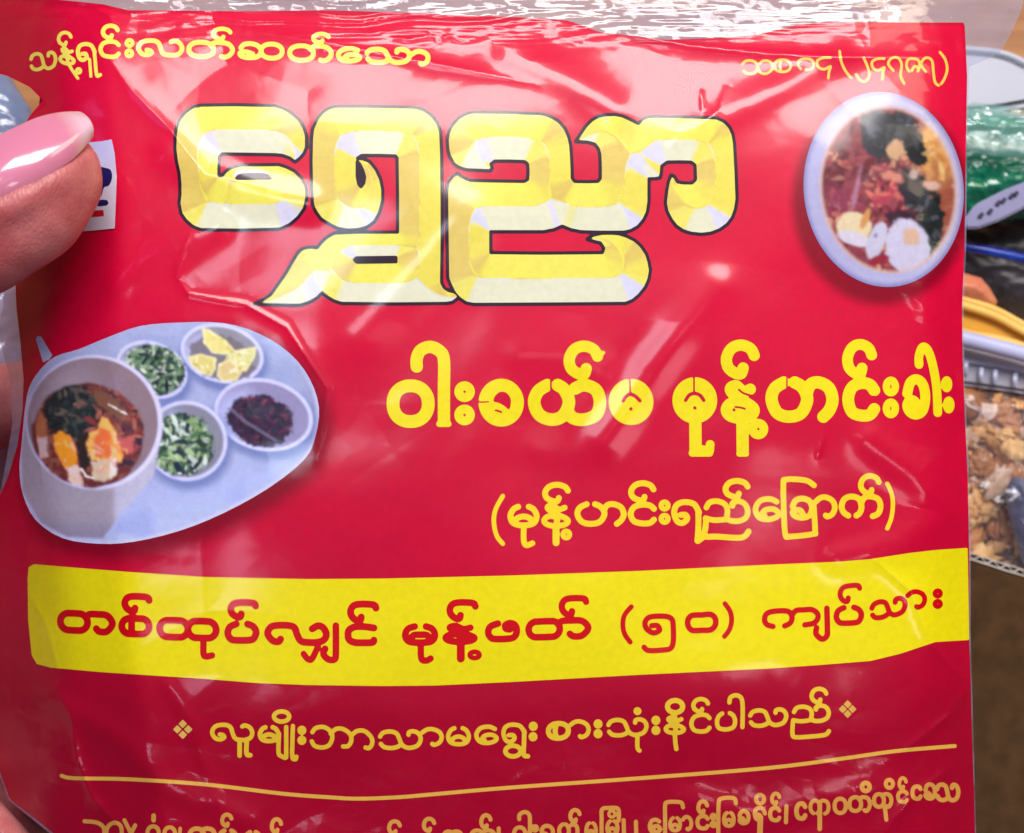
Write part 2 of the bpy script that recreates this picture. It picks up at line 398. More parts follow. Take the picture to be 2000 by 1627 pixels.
# ---------------------------------------------------------------- letters: strokes in a unit box (u right, v down)
GL = {
 'ring': [('o',)],
 'tha': [[(0,.30),(.07,.08),(.24,0),(.40,.12),(.47,.42),(.53,.78),(.64,.98),(.78,1),(.93,.86),(1,.5),(.95,.17),(.83,.02),(.72,.06),(.70,.22)],
         [(.02,.74),(.10,.93),(.27,1),(.42,.94),(.53,.78)]],
 'na': [[(.86,.14),(.62,.22),(.36,.04),(.16,.10),(.20,.24),(.55,.46),(.90,.64),(1,.78),(.86,.93),(.5,1),(.14,.93),(0,.76),(.12,.58),(.36,.54),(.56,.66),(.52,.80)]],
 'asat': [[(1,.36),(.86,.12),(.52,0),(.18,.12),(0,.45),(.06,.78),(.30,.97),(.52,1),(.60,.80)]],
 'asatf': [[(1,.24),(.90,.04),(.40,0),(.12,.10),(0,.42),(.06,.76),(.24,.98),(.38,.98),(.42,.78)]],
 'nga': [[(1,.22),(.82,.04),(.48,0),(.14,.14),(0,.5),(.14,.88),(.48,1),(.82,.98),(1,.80)]],
 'ngaf': [[(1,.08),(.60,0),(.25,.02),(.04,.22),(0,.5),(.04,.80),(.25,.98),(.60,1),(.94,.98),(1,.84)]],
 'la': [[(.19,.66),(.27,.70),(.30,.86),(.20,1),(.07,.90),(0,.52),(.07,.14),(.22,0),(.38,.02),(.47,.20),(.51,.56),(.58,.92),(.72,1),(.87,.98),(.97,.78),(1,.46),(.94,.14),(.82,.0),(.75,.08)]],
 'laf': [[(.22,.82),(.18,.98),(.08,.90),(0,.50),(.05,.12),(.16,0),(.36,0),(.46,.14),(.50,.52),(.56,.90),(.66,1),(.86,.99),(.97,.80),(1,.48),(.95,.12),(.86,0),(.76,.18)]],
 'ta': [('e',.285,.5,.285,.5), [(.50,.22),(.58,.03),(.74,0),(.92,.12),(1,.5),(.93,.86),(.82,1),(.74,.95)]],
 'taf': [('s',.265,.5,.265,.5), [(.50,.22),(.57,.02),(.72,0),(.90,.04),(1,.36),(1,.64),(.90,.98),(.76,1),(.70,.84)]],
 'hsa': [[(.02,.30),(.10,.06),(.26,0),(.42,.14),(.50,.5),(.42,.90),(.22,1),(.04,.90),(.0,.68),(.13,.58),(.30,.72)],('e',.75,.5,.25,.5)],
 'kha': [[(.02,.40),(.18,.10),(.52,0),(.86,.14),(1,.5),(.86,.88),(.50,1),(.16,.92),(.02,.74),(.16,.60),(.40,.62),(.52,.78)]],
 'ya': [[(.20,.0),(.06,.18),(0,.5),(.08,.86),(.27,1),(.44,.88),(.53,.5),(.46,.14),(.36,.0)],[(.50,.72),(.58,.94),(.75,1),(.94,.86),(1,.5),(.94,.14),(.76,0),(.62,.10)]],
 'ma': [[(.30,.0),(.12,.14),(0,.5),(.12,.88),(.5,1),(.88,.88),(1,.5),(.88,.14),(.70,0)],[(.16,.84),(.26,.62),(.5,.52),(.74,.62),(.84,.84)]],
 'maf': [[(.32,.0),(.10,.14),(0,.5),(.06,.84),(.25,1),(.75,1),(.94,.84),(1,.5),(.90,.14),(.70,0)],[(.16,.88),(.28,.56),(.5,.52),(.74,.56),(.86,.88)]],
 'ha': [[(.20,.0),(.05,.18),(0,.5),(.09,.88),(.28,1),(.48,.90),(.58,.56),(.56,.30),(.48,.10),(.38,.0)],[(.57,.34),(.64,.06),(.78,0),(.94,.16),(1,.5),(.95,.80),(.85,1)]],
 'aa': [[(0,.22),(.25,.02),(.55,0),(.88,.18),(1,.52),(.88,.86),(.62,1),(.52,.94)]],
 'ra': [[(.26,.62),(.46,.62),(.52,.82),(.34,1),(.12,.92),(0,.52),(.10,.14),(.42,0),(.80,.10),(1,.5)]],
 'nya': [[(.02,.32),(.10,.06),(.28,0),(.46,.16),(.52,.5),(.49,.92)],[(.0,.86),(.20,.96),(.42,.94),(.50,.90),(.62,1),(.80,1),(.95,.84),(1,.5),(.93,.14),(.78,0),(.64,.10),(.64,.24)]],
 'e': [[(.92,.14),(.62,0),(.20,.10),(0,.5),(.16,.90),(.55,1),(.92,.88),(1,.68),(.78,.50),(.44,.54),(.30,.72),(.40,.82)]],
 'ka': [[(.17,.97),(.05,.80),(0,.5),(.07,.14),(.25,0),(.44,.12),(.51,.5),(.47,.82),(.38,.97)],[(.50,.34),(.59,.05),(.76,0),(.94,.14),(1,.5),(.94,.86),(.80,1)]],
 'kaf': [[(.16,1),(.04,.84),(0,.5),(.04,.14),(.16,0),(.38,0),(.48,.14),(.52,.5),(.48,.84),(.38,1)],[(.52,.3),(.60,.02),(.74,0),(.90,.02),(1,.30),(1,.66),(.92,.92),(.76,1)]],
 'pa': [[(.29,.0),(.10,.16),(0,.5),(.10,.88),(.5,1),(.90,.88),(1,.5),(.90,.16),(.71,0)]],
 'paf': [[(.30,.0),(.08,.18),(0,.55),(.08,.88),(.25,1),(.75,1),(.92,.88),(1,.5),(.90,.16),(.70,0)]],
 'hpa': [[(.34,.0),(.08,.18),(0,.55),(.08,.88),(.25,1),(.75,1),(.94,.84),(1,.45),(.92,.1),(.75,0),(.60,.12),(.62,.34),(.76,.40)]],
 'sa': [('o',), [(.40,.04),(.34,.5),(.40,.96)]],
 'saf': [('s',.5,.5,.5,.5), [(.36,.04),(.36,.96)]],
 'hta': [('s',.25,.5,.25,.5), ('s',.75,.5,.25,.5)],
 'a': [[(.0,.25),(.10,.03),(.30,.0),(.46,.2),(.50,.5),(.40,.95),(.15,1),(.03,.8)],[(.50,.6),(.60,.95),(.80,1),(1,.6),(.92,.1),(.70,.0),(.58,.2)]],
 'one': [[(.18,.92),(.0,.5),(.16,.1),(.5,0),(.86,.12),(1,.5),(.86,.9),(.5,1)]],
 'four': [[(.95,.0),(.4,.02),(.02,.3),(.1,.8),(.5,1),(.95,.75),(.85,1.2),(.80,1.75)]],
 'eight': [[(.2,1),(0,.6),(.1,.1),(.5,0),(.9,.15),(1,.6),(.85,1)],[(.4,.95),(.6,.6),(.85,.7)]],
}
def stroke_list(entries):
    """-> list of (polyline px, width)"""
    out = []
    for e in entries:
        if e[0] == 'G':
            _, g, x0, y0, x1, y1, wd = e[:7]; sl = e[7] if len(e) > 7 else 0
            i = wd / 2; X0, X1, Y0, Y1 = x0 + i, x1 - i, y0 + i, y1 - i; W = X1 - X0; H = Y1 - Y0
            for st in GL[g]:
                if st[0] in ('o', 'e', 's'):
                    cx, cy, rx, ry = (.5, .5, .5, .5) if st[0] == 'o' else st[1:]
                    n = 4.0 if st[0] == 's' else 2.2
                    pts = []
                    for k in range(33):
                        a = 2 * math.pi * k / 32; ca, sa = math.cos(a), math.sin(a)
                        if st[0] == 's':   # stadium
                            R = min(rx * W, ry * H); ex = rx * W - R; ey = ry * H - R
                            pts.append((X0 + cx * W + math.copysign(ex, ca) * min(1, abs(ca) * 6) + R * ca, Y0 + cy * H + math.copysign(ey, sa) * min(1, abs(sa) * 6) + R * sa))
                        else:
                            pts.append((X0 + cx * W + rx * W * math.copysign(abs(ca) ** (2 / n), ca), Y0 + cy * H + ry * H * math.copysign(abs(sa) ** (2 / n), sa)))
                else:
                    pts = spline([(X0 + u * W, Y0 + v * H) for u, v in st], 5)
                xm = (X0 + X1) / 2
                out.append(([(a, b + sl * (a - xm)) for a, b in pts], wd))
        elif e[0] == 'S': out.append((spline(e[1], 5), e[2]))
        elif e[0] == 'L': out.append((e[1], e[2]))
        elif e[0] in ('X', 'XP', 'D', 'DP'): continue
        elif e[0] == 'R':  # ring: cx cy rx ry w
            _, cx, cy, rx, ry, wd = e
            out.append(([(cx + rx * math.cos(2 * math.pi * k / 20), cy + ry * math.sin(2 * math.pi * k / 20)) for k in range(21)], wd))
    return out
def letters(name, entries, color, lift, st=2.0, flat_ends=False, color_fn=None):
    sl = stroke_list(entries)
    xs = [p[0] for s, _ in sl for p in s]; ys = [p[1] for s, _ in sl for p in s]
    X, Y = grid(min(xs) - 18, min(ys) - 18, max(xs) + 18, min(max(ys) + 18, 1700), st)
    F = np.full(X.shape, 50.0); x0 = X[0, 0]; y0 = Y[0, 0]
    for pts, wd in sl:
        a = [p[0] for p in pts]; b = [p[1] for p in pts]; r = wd / 2 + 6
        i0 = max(int((min(a) - r - x0) / st), 0); i1 = int((max(a) + r - x0) / st) + 2
        j0 = max(int((min(b) - r - y0) / st), 0); j1 = int((max(b) + r - y0) / st) + 2
        xx = X[j0:j1, i0:i1]; yy = Y[j0:j1, i0:i1]
        d, _, _ = seg_dist(xx, yy, pts)
        F[j0:j1, i0:i1] = np.minimum(F[j0:j1, i0:i1], d - wd / 2)
    for e in entries:
        if e[0] == 'D': F = np.minimum(F, (np.hypot((X - e[1]) / e[3], (Y - e[2]) / e[4]) - 1) * min(e[3], e[4]))
    for e in entries:
        if e[0] == 'X': F = np.maximum(F, -(seg_dist(X, Y, spline(e[1], 4))[0] - e[2] / 2))
        if e[0] == 'XP': F = np.maximum(F, -poly_sdf(X, Y, spline(e[1], 3, True)))
    q, t = march(F, X, Y)
    c = color_fn(q) if color_fn else np.array(lin(color))
    return surf_mesh(name, q, t, relief, lift, packet, M_print, c)

lineA = [('G','tha',57,100,112,138,7,-.12),('G','na',114,91,148,128,7,.15),('L',[(134,126),(143,140),(152,153)],6),('G','asat',111,60,142,91,7),('R',153.5,138.5,4.2,4.6,5.6),
 ('G','ra',148,82,189,121,8),('S',[(184,100),(186,120),(189,147),(196,146)],7),('L',[(175,116),(177.5,149)],6),
 ('G','nga',192,77,236,115,8.5),('G','asat',197,46,234,78,8.5),('R',253,84,5.8,5.8,7.6),('R',252.5,104,5.8,5.8,7.6),
 ('G','la',266,75,360,112,9,.01),('G','ta',364,78,459,116,9.5,.02),('G','asat',412,52,454,80,8.5),('G','hsa',464,81,556,118,9.5,.02),
 ('G','ta',561,85,652,123,9.5,.02),('G','asat',608,62,646,87,8.5),('G','e',656,90,707,124,9.5),('G','tha',712,91,805,127,10),('G','aa',800,96,841,130,9.5)]
lineB = [('G','a',1448,116,1512,146,5.2),('G','sa',1510,114,1547,143,5.2),('G','one',1556,112,1592,139,5.2),('G','four',1593,110,1626,138,5.2),
 ('S',[(1640,100),(1643,120),(1651,138),(1662,152)],5.2),('S',[(1687,113),(1695,132),(1698,148),(1690,159),(1679,156),(1672,145)],5.2),
 ('G','four',1700,112,1731,140,5.2),('S',[(1745,138),(1735,125),(1741,114),(1754,113),(1761,126),(1759,148),(1766,163)],5.2),
 ('G','eight',1768,112,1799,142,5.2),('S',[(1808,140),(1799,125),(1808,113),(1820,118),(1823,140),(1826,160),(1833,167)],5.2),
 ('S',[(1836,102),(1846,116),(1850,135),(1845,153),(1838,164)],5.2)]
lineC = [('G','ring',755,741,849,836,25),('S',[(814,716),(814,700),(822,684),(841,677.5),(859,686),(867,703),(867,760),(867,822)],24),('L',[(858,828),(876,828)],12),
 ('R',907.4,765,11.4,11.6,17.4),('R',907.4,810.5,11.4,11.6,17.4),('D',979,786.5,44.3,46.8),('X',[(928,784),(940,785.5),(954,785)],3),('XP',[(964,784),(966,775),(973,767.5),(981,765),(990,768),(997,778),(997.5,790),(994,800),(985,793),(974,787)]),('X',[(968,801.5),(974,803),(979,805)],4),('G','ya',1031,740,1184,832,24.5),('G','asat',1101,665,1178,742,22),
 ('L',[(1172,692),(1178,689)],8),('D',1232.5,785,43.7,45.2),('X',[(1230,738),(1230.5,755),(1231,770)],3.4),('X',[(1217,783),(1223,774),(1231,770),(1241,774),(1250,783)],7),('X',[(1232,798.5),(1232.4,799)],6.5),('X',[(1076,742),(1076,768)],3.4),
 ('D',1357,782,43.7,45.2),('X',[(1355.5,737),(1355.5,768)],3.4),('X',[(1339,782),(1346,772),(1356,768.5),(1367,772),(1374.5,782)],7),('X',[(1357,796.5),(1357.4,797)],6.5),('X',[(1537,738),(1537,764)],3),('X',[(1698,773.5),(1722,775.5)],3),('X',[(1443,761),(1452,768),(1468,773)],4),('X',[(1436,795),(1446,796),(1455,798.5)],4),('L',[(1358,822),(1358.5,880)],24),('L',[(1352,885),(1386,885)],14),('L',[(1360,877),(1386,880),(1387,868)],17),
 ('G','na',1407.5,740,1484,828,22),('L',[(1450,820),(1450.5,879)],24),('L',[(1444,886),(1457,886)],12),('G','asat',1408,663,1484,741,22),('R',1481,838,11,11.5,17),
 ('G','ha',1495,735,1638,826,24),('G','nga',1645,737,1719,823,23),('G','asat',1645,662,1713,741,21),('R',1740,755,8.8,12.2,14.4),('R',1740,797.6,8.8,12.2,14.4),
 ('G','kha',1761.5,731,1817,819.5,19.5),('S',[(1795,712),(1795,695),(1802,678),(1812,684),(1821,710),(1829,755),(1831.5,806)],17),
 ('R',1849,750.5,5.6,10.4,10.6),('R',1853,791,5.8,11,11)]
lineD = [('S',[(982,969),(968,995),(964.5,1019),(970,1046),(982,1062)],9),('G','ma',991,984,1054,1032,11.5),('S',[(1023,1030),(1023,1056),(1028,1065),(1040,1061)],11),
 ('G','na',1057,980,1115,1033,11),('L',[(1086,1028),(1086,1060)],13.5),('G','asat',1059,941,1115,985,11.5),('R',1106,1044,6.6,6.6,9.8),
 ('G','ha',1122,979,1224,1029,11.5),('G','nga',1226,980,1283,1028,11.5),('G','asat',1227,938,1282,983,11.5),('R',1298,987.4,6.8,6.8,10),('R',1298,1013.4,6.8,6.8,10),
 ('G','ra',1311,975,1371,1027,11.5),('S',[(1364,998),(1364,1030),(1362,1056)],11.5),('G','nya',1372.5,973.5,1466,1023,11),
 ('S',[(1379,1014),(1378,1030),(1377,1047),(1400,1048),(1448,1050),(1462,1038)],11.5),('L',[(1377,1047),(1363,1057)],11),('G','asat',1411.5,933.5,1466,976,11.5),
 ('G','e',1470,969,1526,1020,11),('S',[(1590,948),(1576,939),(1552,936),(1534,937),(1530,944),(1531,1000),(1534,1044),(1544,1048),(1588,1043),(1592,1036),(1589,985)],11),
 ('G','kha',1541.5,968,1592,1017,11.5),('G','aa',1588,966,1636,1014.5,11),('G','ka',1638,964,1725.5,1014,11.5),('G','asat',1676,924,1722,969,11),
 ('S',[(1733,945),(1741,963),(1744,984),(1741,1011),(1733,1032)],8.5)]
lineE = [('G','taf',111,1192,225,1239,13.5,.045),('G','saf',231,1201,298,1245,13.5,.02),('G','asatf',237,1158,298,1201,13.5,.03),('G','hta',305,1205.5,429,1252,13.5,.03),
 ('S',[(397.5,1250),(397.5,1277),(403,1282),(414,1280)],12.5),('G','paf',438,1212,507,1257,13.5),('G','asatf',444,1170,506,1212,13.5),('G','laf',516,1215,644,1261,13.5,.01),
 ('S',[(593,1277),(600,1286),(608,1288),(616,1274),(621,1262)],12),('L',[(621,1264),(634,1276)],7),('S',[(635,1267),(632,1278),(642,1288),(654,1287),(656,1272),(656,1222)],13),
 ('G','ngaf',673,1217,737,1262,13.5),('G','asatf',678,1173,741,1219,13.5),('G','maf',785,1217,856,1261,13),('S',[(822,1258),(823,1286),(833,1290),(841,1286)],12.5),
 ('G','na',864,1215,933,1260,12.5),('L',[(900,1256),(900,1286)],15.5),('G','asatf',872,1170,935,1215,13),('R',927,1279,9.5,6,9.5),('G','hpa',947,1211,1016,1254,13,-.03),
 ('G','taf',1026,1206,1154,1250,13,-.03),('G','asatf',1091,1162,1151,1207,12.5,-.03),('S',[(1233,1185),(1220,1201),(1216.5,1219),(1220,1238),(1231,1254)],9.5),
 ('S',[(1273,1222),(1284,1222),(1288,1231),(1276,1236),(1263,1228),(1260,1215),(1270,1205),(1298,1203.5),(1312,1209),(1315,1224),(1315,1253),(1310,1266),(1295,1269.5),(1267,1270.5),(1258,1264)],10.5),
 ('G','hta',1338,1195,1338,1195,1),('S',[(1370,1201),(1352,1202),(1344,1210),(1344,1222),(1352,1231),(1370,1231),(1388,1230),(1397,1221),(1397,1208),(1388,1200),(1370,1201)],11),
 ('S',[(1416,1179),(1426,1194),(1429,1211),(1425,1229),(1415,1243)],9.5),('G','kaf',1488,1187,1602,1227,10.5,-.05),('S',[(1595,1226),(1594,1238),(1605,1248),(1615,1242),(1616,1225),(1615,1188)],11),
 ('G','paf',1628,1181,1688,1222,11,-.04),('G','asatf',1636,1139,1684,1179,10,-.12),('G','tha',1698,1167,1773,1208,10,-.2),('G','aa',1768,1151,1811,1191,9.5,-.05),
 ('R',1831.6,1159,5.6,5.4,9),('R',1831.6,1179.5,5.6,5.4,9)]
lineE = [e for e in lineE if not (e[0] == 'G' and e[2] == e[4])]
lineF = [('G','la',410,1412,497,1449,8.6,.02),('L',[(468,1446),(468,1476)],9),('S',[(482,1444),(481.5,1472),(489,1475)],9),('G','ma',503,1416,548,1452,9),
 ('S',[(545,1433),(544,1470),(550,1477),(558,1480),(559,1470),(559,1420)],8.5),('R',550,1399.5,15,10,8.6),('S',[(572,1418),(571,1450),(571,1479),(577,1483),(579,1478)],8.5),
 ('R',589.5,1426.5,4.5,4.8,8.6),('R',589.5,1446,4.5,4.8,8.6),
 ('S',[(610,1430),(617,1422),(632,1420),(645,1428),(649,1441),(643,1455),(630,1460),(615,1457),(609,1448)],8.6),('S',[(646,1433),(656,1424),(670,1424),(684,1434),(686,1447),(680,1457),(670,1458)],8.6),
 ('S',[(686,1437),(697,1428),(712,1428),(725,1440),(727,1452),(721,1461),(714,1460)],8.6),('G','tha',738,1424,826,1465,8.6,-.02),('G','aa',820,1420,867,1459,8.6),
 ('G','ma',871,1418,920,1458,8.6),('G','e',926,1415,974,1455.5,8.6),('G','ra',979,1411,1029,1453,8.6),('S',[(1024,1428),(1023.5,1450),(1023,1474),(1031,1477)],9),('R',1002,1467,15,10.5,9),
 ('R',1041.5,1418.5,4.5,4.8,8.6),('R',1041,1439,4.5,4.8,8.6),('G','sa',1066,1408,1115,1447,10,-.03),('G','aa',1110,1405,1154,1444,8.6),('R',1168,1414,4.5,4.8,8.6),('R',1168,1433,4.5,4.8,8.6),
 ('G','tha',1184,1401,1267,1440,8.6,-.04),('R',1245,1389,3.4,3.4,9),('S',[(1245,1436),(1245,1460),(1249,1466)],8.6),('R',1281,1407,4.5,4.8,8.6),('R',1281,1426.6,4.5,4.8,8.6),
 ('R',1318.5,1380,15,12,10),('G','na',1296,1396,1340,1436,8.5),('L',[(1318,1396),(1318,1408)],9),('S',[(1318,1430),(1319,1450),(1321,1463)],8.6),
 ('G','nga',1346,1392,1390,1433,8.6,-.05),('G','asat',1350,1361,1387,1394,8.6),('G','pa',1396,1389,1440,1429,8.6,-.05),
 ('S',[(1424.5,1372),(1427,1362),(1438,1358),(1448,1364),(1450.5,1383),(1450,1420)],8.6),('G','tha',1461,1382,1540,1421,8.6,-.06),('G','nya',1545,1375,1623,1413,8.6,-.06),
 ('S',[(1549,1408),(1548,1420),(1548,1434),(1554,1440),(1590,1438),(1612,1435),(1619,1428)],8.6),('G','asat',1581,1341,1618,1376,8.6)]
lineG = [('S',[(165,1604),(190,1607),(203,1618),(203,1640)],8),('S',[(208,1640),(209,1618),(222,1607),(236,1614),(238,1640)],8),('L',[(243,1602),(256,1628),(264,1612)],8),
 ('L',[(300,1593),(300,1602)],9),('G','ring',284,1610,314,1644,8),('G','ring',317,1612,346,1646,8),('L',[(352,1618),(350,1645)],7),('G','ta',366,1614,424,1650,9),('G','asat',430,1587,456,1617,8),
 ('G','pa',424,1618,466,1654,9),('G','pa',476,1621,512,1655,9),('G','asat',527,1596,553,1630,8),('G','asat',756,1600,785,1632,8),('G','asat',824,1595,852,1627,8),('G','ta',862,1620,906,1652,8),
 ('G','ka',916,1618,970,1650,8),('G','asat',936,1588,962,1621,8),('L',[(974,1618),(974,1650)],8),
 ('S',[(1014,1600),(1015,1591),(1025,1586),(1034,1592),(1035,1612),(1035,1640)],8),('G','ring',1000,1612,1030,1646,8),('R',1045,1618,4,4.5,7.5),('G','kha',1053,1609,1084,1642,8),
 ('G','ya',1088,1606,1132,1640,8),('G','asat',1110,1578,1136,1609,8),('G','ma',1141,1604,1168,1640,7.5),
 ('S',[(1175,1645),(1175,1600),(1176,1581),(1190,1578),(1206,1579),(1209,1590),(1208,1603)],8),('R',1195,1590,6,6,6),('G','ma',1182,1600,1210,1634,7.5),('L',[(1218,1602),(1219,1640)],8),('L',[(1242,1605),(1243,1645)],8),
 ('G','e',1265,1597,1293,1630,8),('S',[(1299,1645),(1299,1600),(1299,1573),(1303,1567),(1318,1566),(1331,1568),(1334,1577)],8),('G','ma',1305,1594,1332,1626,7),('G','aa',1330,1592,1354,1624,7.5),
 ('G','asat',1360,1561,1385,1592,8),('G','nga',1358,1590,1386,1622,8),('R',1393,1595,3.5,4,7),('R',1393,1610,3.5,4,7),
 ('S',[(1403,1645),(1403,1600),(1404,1566),(1409,1560),(1423,1558),(1435,1560),(1437,1569)],8),('G','ma',1410,1584,1437,1617,7.5),('G','kha',1440,1580,1466,1612,8),
 ('R',1484.5,1561,8,8.5,8),('G','ra',1470,1574,1498,1604,8),('L',[(1485,1596),(1484,1640)],11),('G','asat',1504,1546,1526,1574,7.5),('G','nga',1500,1574,1526,1606,8),('L',[(1536,1575),(1535,1606)],8),
 ('G','nga',1551,1565,1577,1603,9),('G','ka',1579,1560,1622,1593,7.5),('L',[(1601,1570),(1601,1619)],9),('G','ring',1626,1556,1656,1592,8),('G','ta',1655,1553,1703,1588,8),('R',1691,1537,7.5,8,9),
 ('G','ta',1703,1547,1745,1580,8),('L',[(1728,1575),(1731,1601)],8),('R',1737,1531,7,8,8),('G','asat',1753,1516,1773,1544,7),('G','nga',1750,1542,1775,1570,7.5),('G','nga',1778,1532,1802,1564,8),
 ('G','kha',1803,1528,1830,1564,8),('G','tha',1826,1528,1876,1567,8.5)]
letters("lettering", lineA, (250, 236, 96), 0.5)
letters("lettering", lineB, (255, 200, 84), 0.5)
letters("lettering", lineC, (243, 228, 22), 0.5, 2.5)
letters("lettering", lineD, (250, 220, 36), 0.5)
letters("lettering", lineE, (206, 0, 18), 1.0)
letters("lettering", lineF, (242, 206, 52), 0.5)
letters("lettering", lineG, (232, 168, 76), 0.5)
RULE = [(120,1515),(145,1520),(250,1522),(400,1532),(550,1550),(640,1557),(700,1560),(780,1557),(850,1551),(1000,1538),(1250,1520),(1500,1500),(1650,1481),(1750,1467),(1865,1457)]
letters("printed_rule", [('S', RULE, 7.5)], (240, 190, 78), 0.5)
def diamond(cx, cy, r, w2):
    sub = []
    for dx, dy in ((0, -1), (1, 0), (0, 1), (-1, 0)):
        a, b = cx + dx * r * .56, cy + dy * r * .56
        for q in (0.15, 0.5, 0.8):
            k = w2 * q
            sub.append(('L', [(a, b - k), (a + k, b), (a, b + k), (a - k, b), (a, b - k)], 2.4))
    return sub
letters("ornament", diamond(357, 1424.5, 19, 8.5), (236, 196, 96), 0.5, 1.5)
letters("ornament", diamond(1655.5, 1385, 17, 8), (230, 180, 80), 0.5, 1.5)

# ---------------------------------------------------------------- the big gold title
L1 = [(365,217),(378,209),(392,206),(460,205),(537,207),(556,213),(570,222),(584,234),(593,249),(598,265),(598,288),(593,300),(585,309),(576,316),
      (566,308),(552,303),(537,301.5),(434,300),(428,306),(427,330),(427,344),(434,344),(440,336),(449,329),(470,323),(545,322),(560,327),(576,335),(589,349),(597,364),(599,385),(594,407),(582,424),(566,438),(546,447),
      (470,449),(392,448),(377,442),(363,430),(354,417),(350,397),(352,380),(352,360),(350,337),(345,315),(342,290),(343,262),(345,250),(351,233)]
L1h = [(461,349),(466,343),(474,340.5),(515,340.5),(523,343),(529,349)]
L2 = [(620,232),(628,222),(640,213),(655,208),(720,208),(812,210),(829,216),(843,226),(854,240),(860,256),(862,300),(863,400),(863,467),(862,540),(862,552),(867,562),(876,568),(888,571),(897,578),(894,582),
      (884,590),(872,592),(770,593),(667,592),(652,587),(640,580),(629,571),(620,581),(604,590),(586,596),(540,595),(496,594),(512,587),(529,576),(543,556),(558,535),(570,514),(580,497),(588,488),(598,484),(609,483),(619,485),
      (626,476),(637,465),(652,456),(700,454),(777,454),(777,380),(776,308),(773,304),(740,303),(706,303),(697,309),(709,311),(722,316),(734,331),(743,350),(747,370),(747,392),(741,415),(731,433),(717,443),(700,448),(678,449),(658,445),(641,436),(627,427),(617,413),(611,400),(609,360),(608,315),(609,270),(611,252)]
L2h = [(697,315),(703,320),(709,332),(713,346),(711,358),(705,366),(700,360),(697,345)]
L2s = [(691,507.5),(696,503),(774,502),(774,512),(697,513)]
L3 = [(884,244),(895,232),(907,224),(922,219.5),(990,220),(1060,223),(1078,229),(1092,238),(1103,251),(1110,266),(1114,283),(1116,310),(1117,335),(1117,348),(1122,355),(1145,355.5),(1168,355),(1173,349),(1173,325),(1172,301),(1169,290),(1162,281),(1147,277),
      (1125,276),(1136,259),(1145,246),(1156,235),(1168,228),(1182,225),(1201,224),(1216,227),(1229,233),(1247,242),(1254,234),(1264,229),(1280,228),(1340,229),(1400,231),(1415,238),(1425,249),(1431,262),(1434,280),(1437,335),(1439,389),(1436,408),(1430,425),(1420,438),(1406,448),(1388,455),
      (1370,457),(1350,455),(1334,450),(1321,441),(1311,428),(1303,412),(1300,396),(1303,371),(1306,355),(1311,342),(1317,345),(1323,356),(1335,358),(1352,358),(1359,351),(1358,322),(1350,316),(1325,315.5),(1303,316),(1292,324),(1291,338),(1289,347),(1278,348.5),(1267,348.5),(1267,394),(1264,414),(1257,429),(1246,442),(1232,450),(1218,453),
      (1170,453),(1135,452),(1115,448),(1098,441),(1082,448),(1062,452),(1010,452),(958,452),(958,494),(1060,495),(1177,494),(1180,485),(1173,474),(1160,471),(1147,467),(1158,460),(1175,456.5),(1192,456),(1208,457),(1224,462),(1240,470),(1252,481),(1262,496),(1267,511),(1270,528),(1267,545),(1260,561),(1248,576),(1236,586),(1222,592),
      (1100,593),(926,594),(910,591),(897,582),(888,572),(880,556),(875,543),(874,470),(873,400),(873,370),(876,356),(884,346),(893,339),(902,346),(918,353),(960,354),(1024,355),(1031,351),(1032,335),(1031,320),(1025,315),(995,314),(966,314),(958,320),(961,328),(958,333),(935,332),(911,331),(898,327),(887,320),(878,304),(875,290),(874,273),(877,257)]
def sm(p): return p
X, Y = grid(480 - 150, 190, 1455, 612, 2.0)
def title_field(X, Y):
    f1 = np.maximum(poly_sdf(X, Y, L1), -poly_sdf(X, Y, L1h)); f2 = np.maximum(np.maximum(poly_sdf(X, Y, L2), -poly_sdf(X, Y, L2h)), -poly_sdf(X, Y, L2s))
    f3 = poly_sdf(X, Y, L3)
    return f1, f2, f3
f1, f2, f3 = title_field(X, Y)
Fall = np.minimum(np.minimum(np.minimum(poly_sdf(X, Y, L1), poly_sdf(X, Y, L2)), f3), 99)
def blur(F, n):
    for _ in range(n):
        G = F.copy(); G[1:-1, 1:-1] = (F[1:-1, 1:-1] * 4 + F[:-2, 1:-1] + F[2:, 1:-1] + F[1:-1, :-2] + F[1:-1, 2:]) / 8; F = G
    return F
q, t = march(blur(Fall, 2) - 4.0, X, Y)
surf_mesh("title_outline", q, t, relief, 0.5, packet, M_print, np.array(lin((44, 14, 40))))
